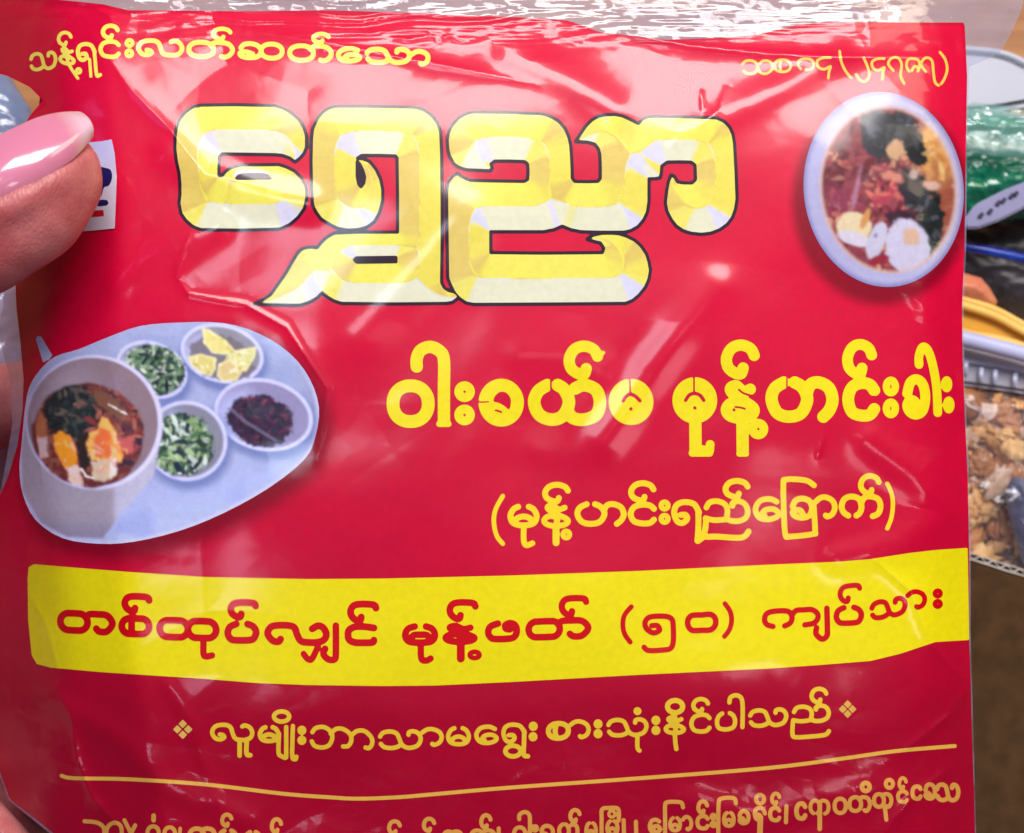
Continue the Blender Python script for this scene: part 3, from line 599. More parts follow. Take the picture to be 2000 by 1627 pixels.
# bevel tone by the direction each printed facet faces
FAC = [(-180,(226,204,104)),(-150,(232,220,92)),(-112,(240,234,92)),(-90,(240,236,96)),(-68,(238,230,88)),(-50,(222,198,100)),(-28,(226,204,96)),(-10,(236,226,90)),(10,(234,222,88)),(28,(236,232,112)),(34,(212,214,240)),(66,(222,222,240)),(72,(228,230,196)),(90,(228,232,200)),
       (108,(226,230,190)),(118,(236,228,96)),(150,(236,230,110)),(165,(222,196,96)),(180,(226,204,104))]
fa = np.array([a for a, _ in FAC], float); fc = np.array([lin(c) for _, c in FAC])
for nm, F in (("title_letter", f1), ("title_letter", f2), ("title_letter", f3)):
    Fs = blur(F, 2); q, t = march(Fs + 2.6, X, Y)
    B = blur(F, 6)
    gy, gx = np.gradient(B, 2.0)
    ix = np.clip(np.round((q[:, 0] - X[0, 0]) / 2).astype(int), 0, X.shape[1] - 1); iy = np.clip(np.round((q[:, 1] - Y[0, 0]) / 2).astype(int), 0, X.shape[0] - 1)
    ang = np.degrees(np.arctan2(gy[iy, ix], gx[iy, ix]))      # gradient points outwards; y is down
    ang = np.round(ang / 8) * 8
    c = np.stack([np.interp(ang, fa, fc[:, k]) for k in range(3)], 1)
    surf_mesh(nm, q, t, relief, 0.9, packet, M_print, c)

# ---------------------------------------------------------------- printed photographs
def mixc(c, m, new):
    return c * (1 - m[:, None]) + np.array(lin(new)) * m[:, None]
def ell(x, y, cx, cy, rx, ry, rot=0):
    a = math.radians(rot); dx = x - cx; dy = y - cy
    u = dx * math.cos(a) + dy * math.sin(a); v = -dx * math.sin(a) + dy * math.cos(a)
    return np.hypot(u / rx, v / ry)
def soft(e, w=0.05): return sstep(1 + w, 1 - w, e)
def blurred(fn, X, Y, q, n, gain):
    C = fn(np.stack([X.ravel(), Y.ravel()], 1)).reshape(X.shape + (3,)); st = X[0, 1] - X[0, 0]
    C = np.stack([blur(C[..., k], n) for k in range(3)], -1)
    fx = np.clip((q[:, 0] - X[0, 0]) / st, 0, X.shape[1] - 1.001); fy = np.clip((q[:, 1] - Y[0, 0]) / st, 0, X.shape[0] - 1.001)
    i = fx.astype(int); j = fy.astype(int); a = (fx - i)[:, None]; b = (fy - j)[:, None]
    c = C[j, i] * (1 - a) * (1 - b) + C[j, i + 1] * a * (1 - b) + C[j + 1, i] * (1 - a) * b + C[j + 1, i + 1] * a * b
    return np.clip(c * gain * (1 + 0.05 * fbm(q[:, 0] / 4., q[:, 1] / 4., 7, 2))[:, None], 0, .95)
def bits(c, x, y, n, reg, size, cols, seed, asp=(1.5, 4)):
    """scatter n small torn pieces inside an ellipse (cx, cy, rx, ry)"""
    rg = random.Random(seed); cx, cy, rx, ry = reg
    for k in range(n):
        a = rg.uniform(0, 6.28); q_ = math.sqrt(rg.random()); u = cx + rx * q_ * math.cos(a); v = cy + ry * q_ * math.sin(a)
        b = rg.uniform(*size); l = b * rg.uniform(*asp); m = (np.abs(x - u) < l + 3) & (np.abs(y - v) < l + 3)
        rot = rg.uniform(0, 180); cc = np.array(lin(rg.choice(cols))) * rg.uniform(.8, 1.15); op = rg.uniform(.5, 1)
        if not m.any(): continue
        e = ell(x[m], y[m], u, v, l, b, rot); w_ = (sstep(1.25, .75, e) * op)[:, None]
        c[m] = c[m] * (1 - w_) + cc * w_
    return c
def bowl_colors(q):
    x, y = q[:, 0], q[:, 1]
    n = fbm(x / 26., y / 26., 5, 4); n2 = fbm(x / 11., y / 11., 15, 3); n3 = fbm(x / 60., y / 60., 25, 2)
    c = np.tile(np.array(lin((188, 188, 230))), (len(x), 1))
    c = mixc(c, sstep(1700, 1860, x + 0.2 * (375 - y)) * 0.7, (206, 202, 226))
    c = mixc(c, sstep(500, 560, y) * .5, (200, 206, 246))
    c = mixc(c, sstep(0.93, 1.0, ell(x, y, 1726, 370, 156, 191, -7)) * 0.8, (132, 128, 196))
    inn = ell(x, y, 1735, 370, 129, 160, -7); w1 = 0.04
    c = mixc(c, soft(ell(x, y, 1735, 370, 133, 164, -7), .03), (232, 196, 180))
    m = soft(inn, .035)
    food = np.tile(np.array(lin((150, 64, 78))), (len(x), 1))
    food = mixc(food, sstep(0, .5, n), (96, 26, 40)); food = mixc(food, sstep(.12, .5, n2) * sstep(-.2, .3, n3), (222, 160, 128))
    food = bits(food, x, y, 260, (1735, 370, 125, 155), (2.5, 6), [(176, 84, 84), (222, 158, 130), (120, 30, 50), (200, 110, 96), (84, 18, 36), (150, 50, 62)], 3)
    food = mixc(food, soft(ell(x, y, 1640, 390, 42, 26, 20) + n2 * .6, .5) * .6, (150, 50, 90))
    food = mixc(food, soft(ell(x, y, 1828, 305, 30, 62, -14) + n * .35, .3), (226, 172, 96))
    food = mixc(food, soft(ell(x, y, 1838, 400, 26, 80, 0) + n * .5, .4) * .8, (168, 92, 66))
    food = mixc(food, soft(ell(x, y, 1712, 262, 32, 52, -8) + n2 * .25, .1), (34, 42, 56))
    food = mixc(food, soft(ell(x, y, 1752, 252, 42, 30, 12) + n2 * .25, .1), (38, 44, 52))
    food = mixc(food, soft(ell(x, y, 1784, 284, 24, 42, -24) + n2 * .25, .1), (26, 30, 36))
    food = mixc(food, soft(ell(x, y, 1706, 258, 12, 14, 0) + n2 * .4, .4), (92, 98, 118))
    food = bits(food, x, y, 70, (1746, 262, 50, 46), (2, 5), [(20, 24, 30), (70, 78, 92), (44, 52, 58), (12, 14, 18)], 8)
    food = bits(food, x, y, 40, (1735, 385, 44, 52), (3, 6), [(186, 60, 84), (230, 120, 110), (110, 20, 44)], 18)
    food = mixc(food, soft(ell(x, y, 1750, 292, 20, 16, 30) + n2 * .5, .2), (216, 172, 128))
    food = mixc(food, soft(ell(x, y, 1790, 372, 34, 44, -20) + n2 * .3, .12), (38, 36, 52))
    food = mixc(food, soft(ell(x, y, 1818, 440, 24, 66, 4) + n2 * .3, .1), (30, 40, 40))
    food = mixc(food, soft(ell(x, y, 1806, 500, 18, 26, 20) + n2 * .3, .1), (34, 72, 56))
    food = bits(food, x, y, 60, (1808, 430, 30, 74), (2, 5), [(20, 28, 28), (50, 62, 62), (86, 92, 104), (16, 20, 26)], 28)
    food = bits(food, x, y, 30, (1832, 310, 26, 54), (2.5, 5), [(240, 200, 130), (206, 130, 70), (236, 170, 110)], 38)
    food = mixc(food, soft(ell(x, y, 1760, 424, 30, 16, 0) + n2 * .3, .2), (56, 14, 44))
    food = mixc(food, soft(ell(x, y, 1746, 345, 20, 8, 25) + n2 * .4, .3), (220, 140, 120))
    food = mixc(food, soft(ell(x, y, 1786, 340, 9, 10, 25) + n2 * .4, .3), (190, 168, 160))
    food = mixc(food, soft(ell(x, y, 1820, 362, 18, 8, 10) + n2 * .4, .3), (226, 184, 164))
    food = mixc(food, soft(ell(x, y, 1672, 372, 5, 44, 12) + n2 * .3, .4) * .8, (190, 132, 158))
    food = mixc(food, soft(ell(x, y, 1668, 444, 34, 30, 15) + n2 * .12, .08), (240, 222, 178))
    food = mixc(food, soft(ell(x, y, 1668, 466, 34, 13, 18) + n2 * .1, .15), (226, 222, 238))
    food = mixc(food, soft(ell(x, y, 1690, 428, 7, 20, 20) + n2 * .2, .2), (222, 160, 88))
    food = mixc(food, soft(ell(x, y, 1712, 470, 17, 38, 20) + n2 * .12, .08), (212, 210, 234))
    food = mixc(food, soft(ell(x, y, 1710, 460, 4, 5, 20), .4), (150, 146, 190))
    food = mixc(food, soft(ell(x, y, 1772, 480, 42, 52, -10) + n2 * .12, .06), (214, 212, 238))
    food = mixc(food, soft(ell(x, y, 1780, 462, 16, 18, -10) + n2 * .3, .2), (226, 190, 162))
    food = mixc(food, soft(ell(x, y, 1716, 508, 20, 9, -15) + n2 * .2, .2), (160, 36, 60))
    return c * (1 - m[:, None]) + food * m[:, None]
X, Y = grid(1560, 170, 1892, 570, 2.0)
q, t = march((ell(X, Y, 1726, 370, 156, 191, -7) - 1) * 150, X, Y)
surf_mesh("bowl_photograph", q, t, relief, 0.6, packet, M_print, blurred(bowl_colors, X, Y, q, 3, 0.86))

def tray_colors(q):
    x, y = q[:, 0], q[:, 1]
    n = fbm(x / 30., y / 22., 51, 4); n2 = fbm(x / 9., y / 9., 61, 3); n3 = fbm(x / 90., y / 60., 71, 2)
    c = np.tile(np.array(lin((150, 160, 198))), (len(x), 1))
    c = mixc(c, sstep(900, 1040, y + 0.15 * (x - 300)) * .8, (164, 178, 232)); c = mixc(c, sstep(-.1, .5, n3) * .4, (120, 134, 180))
    c = mixc(c, sstep(560, 625, x) * .5, (132, 132, 158))
    d = poly_sdf(x, y, TRAY)
    c = mixc(c, sstep(-9, -3, d) * .55 * sstep(640, 800, y), (196, 192, 226))
    SH = (88, 104, 158)
    def cup(c, cx, cy, rx, ry, rot, wall, icx, icy, irx, iry):
        c = mixc(c, soft(ell(x, y, cx + 4, cy + 12, rx + 6, ry + 6, rot), .14) * .8, SH)
        c = mixc(c, soft(ell(x, y, cx, cy, rx, ry, rot), .03), (188, 192, 236))
        c = mixc(c, soft(ell(x, y, cx, cy, rx - 7, ry - 7, rot), .04), wall)
        c = mixc(c, soft(ell(x, y, cx - rx * .5, cy + ry * .1, rx * .5, ry * .8, rot), .4) * .6 * soft(ell(x, y, cx, cy, rx - 6, ry - 6, rot), .04), (176, 184, 232))
        return c, soft(ell(x, y, icx, icy, irx, iry, rot) + n2 * .12, .07)
    # lime cup
    c, m = cup(c, 434, 690, 82, 57, 14, (128, 128, 140), 434, 700, 66, 44)
    c = mixc(c, m * .9, (104, 98, 104))
    for poly, cc in (([(396, 642), (408, 645), (440, 666), (457, 684), (440, 692), (414, 688), (400, 670)], (206, 200, 120)), ([(368, 698), (392, 692), (421, 700), (420, 720), (412, 734), (392, 728), (374, 714)], (196, 188, 110)),
                     ([(446, 690), (470, 684), (500, 678), (496, 700), (480, 724), (456, 716), (440, 706)], (196, 198, 132)), ([(428, 712), (450, 702), (474, 722), (462, 742), (436, 746), (424, 734)], (196, 178, 122))):
        pd = poly_sdf(x, y, poly); c = mixc(c, sstep(3, -3, pd + 3 * n2), cc); c = mixc(c, sstep(-5, -1, pd + 3 * n2) * sstep(3, 0, pd) * .5, (228, 226, 180))
    lm = (sstep(1.0, .9, ell(x, y, 434, 694, 68, 48, 14)))
    c2 = bits(c.copy(), x, y, 60, (434, 700, 62, 42), (1.5, 3), [(232, 228, 184), (186, 176, 100), (214, 206, 140)], 44)
    yel = (c[:, 0] > c[:, 2] * 1.6) & (c[:, 0] > .25); c = np.where((yel & (lm > 0))[:, None], c2, c)
    # back greens cup
    c, m = cup(c, 296, 722, 72, 54, 22, (122, 126, 148), 303, 722, 60, 49)
    g = mixc(np.tile(np.array(lin((34, 54, 56))), (len(x), 1)), sstep(.0, .45, n2), (70, 100, 66)); g = mixc(g, sstep(.25, .5, fbm(x / 13., y / 13., 99, 2)), (176, 196, 172)); g = mixc(g, sstep(0.1, .5, -n), (16, 26, 38))
    g = bits(g, x, y, 170, (303, 722, 60, 49), (2, 4.5), [(20, 34, 44), (52, 84, 60), (84, 116, 80), (30, 48, 52), (190, 206, 184), (110, 140, 110)], 4)
    c = c * (1 - m[:, None]) + g * m[:, None]
    # dark chilli cup
    c, m = cup(c, 515, 810, 97, 70, 13, (130, 126, 164), 508, 821, 66, 50)
    g = mixc(np.tile(np.array(lin((44, 24, 50))), (len(x), 1)), sstep(.1, .5, n2) * sstep(810, 780, y), (122, 62, 84)); g = mixc(g, sstep(.1, .5, -n) * .6, (24, 20, 44))
    g = bits(g, x, y, 110, (508, 821, 64, 48), (2, 4), [(60, 30, 58), (90, 44, 66), (26, 18, 40), (36, 40, 60)], 5)
    c = c * (1 - m[:, None]) + g * m[:, None]
    sd, _, _ = seg_dist(x, y, [(452, 800), (480, 824), (538, 860)]); c = mixc(c, sstep(5, 1, sd) * .45, (120, 116, 146))
    # front greens cup
    c, m = cup(c, 364, 861, 80, 78, 20, (120, 122, 138), 353, 868, 64, 62)
    g = mixc(np.tile(np.array(lin((44, 72, 58))), (len(x), 1)), sstep(.0, .4, n2), (104, 136, 84)); g = mixc(g, sstep(-.1, .3, n + (y - 880) / 60.) * sstep(400, 380, x), (26, 36, 58))
    g = mixc(g, soft(ell(x, y, 352, 846, 20, 24, 30) + n2 * .6, .3), (188, 212, 196))
    g = bits(g, x, y, 220, (353, 868, 62, 60), (2, 5), [(30, 44, 60), (64, 100, 70), (120, 150, 100), (150, 178, 130), (40, 60, 56), (200, 220, 206), (24, 34, 52)], 6)
    c = c * (1 - m[:, None]) + g * m[:, None]
    # big bowl: body, rim, wall, soup
    body = sstep(3, -3, poly_sdf(x, y, [(52, 800), (42, 880), (44, 960), (80, 1020), (130, 1048), (200, 1052), (240, 1000), (300, 930), (315, 850)]))
    c = mixc(c, body * .85, (172, 170, 190)); c = mixc(c, body * .6 * sstep(230, 215, x), (136, 122, 128)); c = mixc(c, body * sstep(1000, 1050, y) * .5, (110, 108, 140))  # browner left part: a film reflection's edge put into the printed colour
    c = mixc(c, soft(ell(x, y, 184, 825, 134, 131, 18), .022), (196, 196, 236))
    c = mixc(c, soft(ell(x, y, 181, 824, 128, 125, 18), .02), (126, 108, 118)); c = mixc(c, soft(ell(x, y, 120, 790, 70, 80, 18), .5) * .35 * soft(ell(x, y, 181, 824, 128, 125, 18), .02), (160, 150, 170))
    m = soft(ell(x, y, 172, 850, 110, 102, 16) + n * .04, .03)
    g = mixc(np.tile(np.array(lin((98, 42, 44))), (len(x), 1)), sstep(.0, .45, n2), (128, 76, 62)); g = mixc(g, sstep(0, .5, n) * sstep(170, 220, x), (52, 34, 52))
    g = mixc(g, soft(ell(x, y, 142, 806, 60, 56, 10) + n2 * .25, .12), (30, 38, 40)); g = mixc(g, soft(ell(x, y, 160, 790, 12, 7, 0) + n2 * .6, .3), (140, 92, 78))
    g = bits(g, x, y, 90, (144, 808, 56, 52), (2, 5), [(20, 28, 32), (50, 60, 58), (34, 44, 44), (84, 78, 70)], 7)
    g = bits(g, x, y, 120, (222, 830, 50, 70), (2.5, 6), [(70, 44, 56), (134, 84, 66), (120, 52, 50), (50, 34, 48), (170, 96, 84)], 9)
    g = mixc(g, soft(ell(x, y, 165, 880, 16, 40, 0) + n2 * .3, .2), (44, 34, 34)); g = mixc(g, soft(ell(x, y, 240, 868, 26, 16, 10) + n2 * .5, .3), (176, 84, 84))
    g = mixc(g, soft(ell(x, y, 216, 790, 44, 14, 40) + n2 * .4, .3), (110, 74, 56))
    for poly, cc in (([(104, 850), (118, 843), (136, 852), (150, 880), (152, 910), (132, 918), (118, 900), (106, 872)], (226, 138, 34)), ([(130, 914), (152, 908), (162, 948), (140, 952)], (214, 190, 182)),
                     ([(200, 815), (212, 820), (228, 846), (230, 864), (240, 888), (236, 902), (222, 900), (200, 906), (178, 896), (168, 870), (176, 846), (192, 838)], (232, 170, 88)),
                     ([(196, 836), (214, 842), (222, 868), (212, 898), (186, 892), (182, 862)], (222, 104, 56)), ([(178, 902), (226, 894), (224, 928), (206, 940), (182, 936)], (198, 176, 150)), ([(214, 898), (228, 894), (226, 926), (216, 930)], (226, 212, 206)),
                     ([(78, 800), (90, 820), (92, 856), (74, 860), (70, 826)], (150, 92, 62)), ([(74, 856), (92, 852), (95, 892), (80, 896)], (182, 156, 156))):
        g = mixc(g, sstep(3, -3, poly_sdf(x, y, poly) + 4 * n2), cc)
    g2 = bits(g.copy(), x, y, 110, (160, 890, 90, 50), (1.5, 3.5), [(240, 190, 110), (206, 96, 40), (236, 150, 70), (226, 206, 190)], 45)
    egg = (g[:, 0] > .3); g = np.where(egg[:, None], g * .55 + g2 * .45, g)
    sd, _, _ = seg_dist(x, y, [(213, 790), (246, 809)]); g = mixc(g, sstep(3, .5, sd + 3 * n2), (240, 232, 226))
    sd, _, _ = seg_dist(x, y, [(159, 916), (168, 930), (182, 934)]); g = mixc(g, sstep(3, .5, sd + 3 * n2), (240, 226, 220))
    c = c * (1 - m[:, None]) + g * m[:, None]
    return c
SPOON = [(70, 662), (74, 656), (80, 657), (102, 694), (96, 702), (84, 708)]
X, Y = grid(30, 620, 632, 1072, 2.0)
q, t = march(np.minimum(poly_sdf(X, Y, TRAY), poly_sdf(X, Y, SPOON)), X, Y)
surf_mesh("tray_photograph", q, t, relief, 0.6, packet, M_print, blurred(tray_colors, X, Y, q, 2, 1.45))

# ---------------------------------------------------------------- sticker under the thumb
STK = [(150, 280), (198, 276), (218, 272), (224, 300), (228, 345), (226, 400), (224, 446), (196, 449), (160, 452), (130, 440)]
X, Y = grid(120, 265, 236, 460, 2.0)
q, t = march(poly_sdf(X, Y, STK), X, Y)
cc = np.tile(np.array(lin((214, 208, 226))), (len(q), 1)); cc = mixc(cc, sstep(360, 300, q[:, 1]) * .5, (172, 184, 240))
stk = surf_mesh("paper_sticker", q, t, relief, 3.0, packet, M_print, cc)
stk["label"] = "white paper sticker with blue and red print half under the thumb"
def sub_poly(name, polys, color, lift):
    X, Y = grid(150, 290, 230, 440, 1.5); F = np.full(X.shape, 50.)
    for p in polys: F = np.minimum(F, poly_sdf(X, Y, p))
    q, t = march(F, X, Y)
    o = surf_mesh(name, q, t, relief, lift, None, M_print, np.array(lin(color))); o.parent = stk
sub_poly("blue_mark", [spline([(190, 330), (206, 328), (216, 332), (219, 346), (213, 362), (203, 366), (197, 384), (186, 380)], 3, True), spline([(186, 394), (200, 390), (210, 392), (211, 399), (203, 402), (188, 402)], 3, True)], (22, 26, 92), 3.6)
sub_poly("red_mark", [[(170, 412), (202, 410), (203, 422), (170, 425)]], (196, 20, 34), 3.6)

# ---------------------------------------------------------------- clear outer film
FOUT = [(-70, -40), (2010, -40), (1995, 20), (1972, 70), (1952, 104), (1915, 122), (1893, 130), (1889.5, 300), (1887, 480), (1882, 620), (1885, 760), (1892, 900), (1896, 1060), (1896, 1250), (1899, 1350), (1903, 1500), (1909, 1720),
        (146, 1720), (117, 1643), (67, 1603), (18, 1564), (1, 1520), (-16, 1470), (-70, 1420), (-70, 1200), (-70, 1000), (-4, 990), (12, 900), (24, 830), (20, 740), (6, 690), (-4, 640), (6, 600), (10, 300), (26, 262), (60, 226), (92, 204), (78, 180), (30, 156), (-6, 134), (-70, 124)]
X, Y = grid(-70, -44, 2016, 1730, 4)
Ffilm = poly_sdf(X, Y, FOUT); Fin = poly_sdf(X, Y, OUT)
M_film = film_mat("clear_film_skin", 0.15, 1.15, 0.0, bump=0.0, haze=0.25, scale=60)
M_seal = film_mat("clear_film_seal", 0.13, 1.8, 0.15, (0.55, 0.62, 0.90), bump=0.04, scale=60)
q, t = march(np.maximum(Ffilm, Fin), X, Y)
surf_mesh("clear_cover", q, t, film_relief, 0.0, packet, M_film)
q, t = march(np.maximum(Ffilm, -Fin), X, Y)
surf_mesh("clear_seal", q, t, film_relief, -12.0, packet, M_seal)
def back_film_relief(x, y): return relief(x, y) - 10 + 8 * fbm(x / 70., y / 30., 88, 3)
X, Y = grid(-70, -44, 2016, 1730, 10)
q, t = march(poly_sdf(X, Y, FOUT), X, Y)
surf_mesh("clear_seal_back", q, t, back_film_relief, 0.0, packet, M_seal)

# ================================================================== THE HAND
hand = None
def build_hand():
    # skin: overlapping balls and tapered capsules fused by a voxel remesh into one surface
    bm = bmesh.new()
    def ball(px, py, z, r, fz=1.0):
        c = at(px, py, z); rr = r * S * (D - z) / D
        m = Matrix.Translation(c) @ Matrix.Diagonal((rr, rr, rr * fz, 1))
        bmesh.ops.create_icosphere(bm, subdivisions=3, radius=1.0, matrix=m)
    def chain(pts, fz=1.0, n=7):
        for (a, b) in zip(pts[:-1], pts[1:]):
            for k in range(n):
                t = k / n; ball(*[a[i] + (b[i] - a[i]) * t for i in range(4)], fz)
        ball(*pts[-1], fz)
    # thumb in front of the packet
    chain([(112, 338, .0125, 88), (98, 352, .0130, 104), (46, 396, .0140, 126), (-60, 446, .0150, 142), (-230, 500, .016, 138), (-420, 640, .012, 160), (-560, 860, -.002, 210)], 0.82)
    # fold of skin along the nail's lower side
    chain([(-140, 474, .0216, 36), (-40, 430, .0216, 34), (50, 388, .0208, 32), (116, 346, .0184, 28), (164, 306, .0148, 24)], 1.0, 12)
    # palm beyond the left edge of the frame
    chain([(-560, 860, -.004, 240), (-640, 1120, -.018, 300), (-620, 1400, -.026, 300)], 0.7)
    chain([(-560, 900, -.012, 220), (-420, 1150, -.030, 200), (-420, 1420, -.034, 200)], 0.7)
    # four fingers curled behind the packet
    for k, (y0, L, r) in enumerate(((760, 640, 82), (1010, 720, 86), (1270, 680, 82), (1540, 560, 72))):
        chain([(-480, y0 + 120, -.030, r + 22), (-230, y0 + 60, -.034, r + 8), (60 + L * .2, y0 + 10, -.034, r), (L * .62, y0 - 20, -.032, r - 8), (L, y0 - 30, -.026, r - 18)], 0.9, 9)
    chain([(-120, 1500, -.018, 70), (-70, 1590, -.012, 66), (-10, 1660, -.012, 70), (60, 1730, -.016, 66)], 0.9)
    me = bpy.data.meshes.new("hand"); bm.to_mesh(me); bm.free()
    o = bpy.data.objects.new("hand", me); col.objects.link(o)
    md = o.modifiers.new("r", 'REMESH'); md.mode = 'VOXEL'; md.voxel_size = 0.0009; md.use_smooth_shade = True
    s = o.modifiers.new("s", 'SMOOTH'); s.iterations = 14; s.factor = 0.5
    bpy.context.view_layer.update()
    dg = bpy.context.evaluated_depsgraph_get()
    ev = bpy.data.meshes.new_from_object(o.evaluated_get(dg))
    o.modifiers.clear(); o.data = ev; ev.name = "hand"
    for p in ev.polygons: p.use_smooth = True
    return o
hand = build_hand()
tag(hand, "hand gripping the red packet from the left with a long-nailed thumb", "hand")
m, nt, b = mat("skin")
tcn = nt.nodes.new("ShaderNodeTexCoord")
n1 = nt.nodes.new("ShaderNodeTexNoise"); n1.inputs["Scale"].default_value = 110; n1.inputs["Detail"].default_value = 6; nt.links.new(tcn.outputs["Object"], n1.inputs["Vector"])
r1 = nt.nodes.new("ShaderNodeValToRGB"); r1.color_ramp.elements[0].position = .35; r1.color_ramp.elements[1].position = .68
r1.color_ramp.elements[0].color = (*lin((172, 80, 86)), 1); r1.color_ramp.elements[1].color = (*lin((210, 128, 128)), 1)
nt.links.new(n1.outputs["Fac"], r1.inputs[0]); nt.links.new(r1.outputs[0], b.inputs["Base Color"])
b.inputs["Roughness"].default_value = 0.42; b.inputs["Subsurface Weight"].default_value = 0.35
b.inputs["Subsurface Radius"].default_value = (1.0, 0.35, 0.2); b.inputs["Subsurface Scale"].default_value = 0.003
v1 = nt.nodes.new("ShaderNodeTexVoronoi"); v1.inputs["Scale"].default_value = 2600
mpv = nt.nodes.new("ShaderNodeMapping"); mpv.inputs["Scale"].default_value = (1, .55, 1); mpv.inputs["Rotation"].default_value = (0, 0, .5)
nt.links.new(tcn.outputs["Object"], mpv.inputs[0]); nt.links.new(mpv.outputs[0], v1.inputs["Vector"])
n2 = nt.nodes.new("ShaderNodeTexNoise"); n2.inputs["Scale"].default_value = 420; n2.inputs["Detail"].default_value = 4; nt.links.new(tcn.outputs["Object"], n2.inputs["Vector"])
ad = nt.nodes.new("ShaderNodeMath"); ad.operation = 'ADD'; nt.links.new(v1.outputs["Distance"], ad.inputs[0]); nt.links.new(n2.outputs["Fac"], ad.inputs[1])
bp = nt.nodes.new("ShaderNodeBump"); bp.inputs["Strength"].default_value = 0.5; bp.inputs["Distance"].default_value = 0.00012
nt.links.new(ad.outputs[0], bp.inputs["Height"]); nt.links.new(bp.outputs[0], b.inputs["Normal"])
hand.data.materials.clear(); hand.data.materials.append(m)

# thumbnail: a curved plate bedded on the thumb
def build_nail():
    A = np.array([-46., 352.]); B = np.array([170., 242.]); ax = (B - A) / np.linalg.norm(B - A); pr = np.array([-ax[1], ax[0]])  # pr points down-right
    L0 = np.linalg.norm(B - A); A = A - ax * 90; L = L0 + 90; nu, nv = 56, 24; ucol = []
    verts = []; faces = []
    bvh = BVHTree.FromPolygons([v.co.copy() for v in hand.data.vertices], [tuple(p.vertices) for p in hand.data.polygons])
    def zt(px, py):
        tgt = at(px, py, 0); o = Vector((0, 0, D)); h = bvh.ray_cast(o, (tgt - o).normalized())
        return h[0].z if h[0] is not None and h[0].z > 0.005 else None
    for j in range(nu + 1):
        ur = j / nu; u = (ur * L - 90) / L0
        hw = 60 * (1 - 0.12 * u - .50 * max(0, (u - .55) / .45) ** 2.2)
        for k in range(nv + 1):
            v = -1 + 2 * k / nv
            bow = (1 - v * v) * 9 * (1 if u > .5 else 0) * (u - .5) * 2
            p = A + ax * (ur * L + bow) + pr * (v * hw)
            # height: a barrel across, gently arched along
            z = 0.0231 + 0.0011 * v - 0.0019 * v * v - 0.0074 * u * u
            verts.append(P(p[0], p[1], z)); ucol.append(lin((206, 118, 152)) if u < .80 else tuple(a_ + (b_ - a_) * min(1, (u - .80) / .12) for a_, b_ in zip(lin((206, 126, 146)), lin((214, 190, 206)))))
    for j in range(nu):
        for k in range(nv):
            a = j * (nv + 1) + k; faces.append((a, a + 1, a + nv + 2, a + nv + 1))
    me = bpy.data.meshes.new("thumbnail"); me.from_pydata(verts, [], faces); me.update()
    o = bpy.data.objects.new("thumbnail", me); col.objects.link(o); o.parent = hand
    s = o.modifiers.new("s", 'SOLIDIFY'); s.thickness = 0.0007; s.offset = 0
    s2 = o.modifiers.new("b", 'SUBSURF'); s2.levels = 1; s2.render_levels = 1
    for p in me.polygons: p.use_smooth = True
    m, nt, b = mat("nail_gel")
    b.inputs["Base Color"].default_value = (*lin((232, 158, 176)), 1); b.inputs["Roughness"].default_value = 0.18
    b.inputs["Coat Weight"].default_value = 1.0; b.inputs["Coat Roughness"].default_value = 0.04
    b.inputs["Subsurface Weight"].default_value = 0.3; b.inputs["Subsurface Scale"].default_value = 0.002
    tcn = nt.nodes.new("ShaderNodeTexCoord"); n1 = nt.nodes.new("ShaderNodeTexNoise"); n1.inputs["Scale"].default_value = 90
    nt.links.new(tcn.outputs["Object"], n1.inputs["Vector"]); r1 = nt.nodes.new("ShaderNodeValToRGB")
    r1.color_ramp.elements[0].color = (*lin((222, 140, 168)), 1); r1.color_ramp.elements[1].color = (*lin((236, 176, 190)), 1)
    nt.links.new(n1.outputs["Fac"], r1.inputs[0]); nt.links.new(r1.outputs[0], b.inputs["Base Color"])
    ca = me.color_attributes.new("tone", 'FLOAT_COLOR', 'POINT')
    for i_, c_ in enumerate(ucol): ca.data[i_].color = (*c_, 1)
    at2 = nt.nodes.new("ShaderNodeAttribute"); at2.attribute_name = "tone"
    mx = nt.nodes.new("ShaderNodeMix"); mx.data_type = 'RGBA'; mx.inputs[0].default_value = 0.75
    nt.links.new(r1.outputs[0], mx.inputs[6]); nt.links.new(at2.outputs["Color"], mx.inputs[7]); nt.links.new(mx.outputs[2], b.inputs["Base Color"])
    me.materials.append(m)
    return o
nail = build_nail()
nail["label"] = "long glossy lilac pink thumbnail"

# ================================================================== BACKGROUND
ZT = -0.135
M_wood = noise_mat("pale_wood", (150, 92, 44), (196, 138, 78), 26, 0.5, 0.1, 6, stretch=(1, 7, 1))
me = bpy.data.meshes.new("table_top"); me.from_pydata([(-.7, -.7, ZT), (.7, -.7, ZT), (.7, .7, ZT), (-.7, .7, ZT)], [], [(0, 1, 2, 3)])
o = bpy.data.objects.new("table_top", me); col.objects.link(o); me.materials.append(M_wood); tag(o, kind="structure")

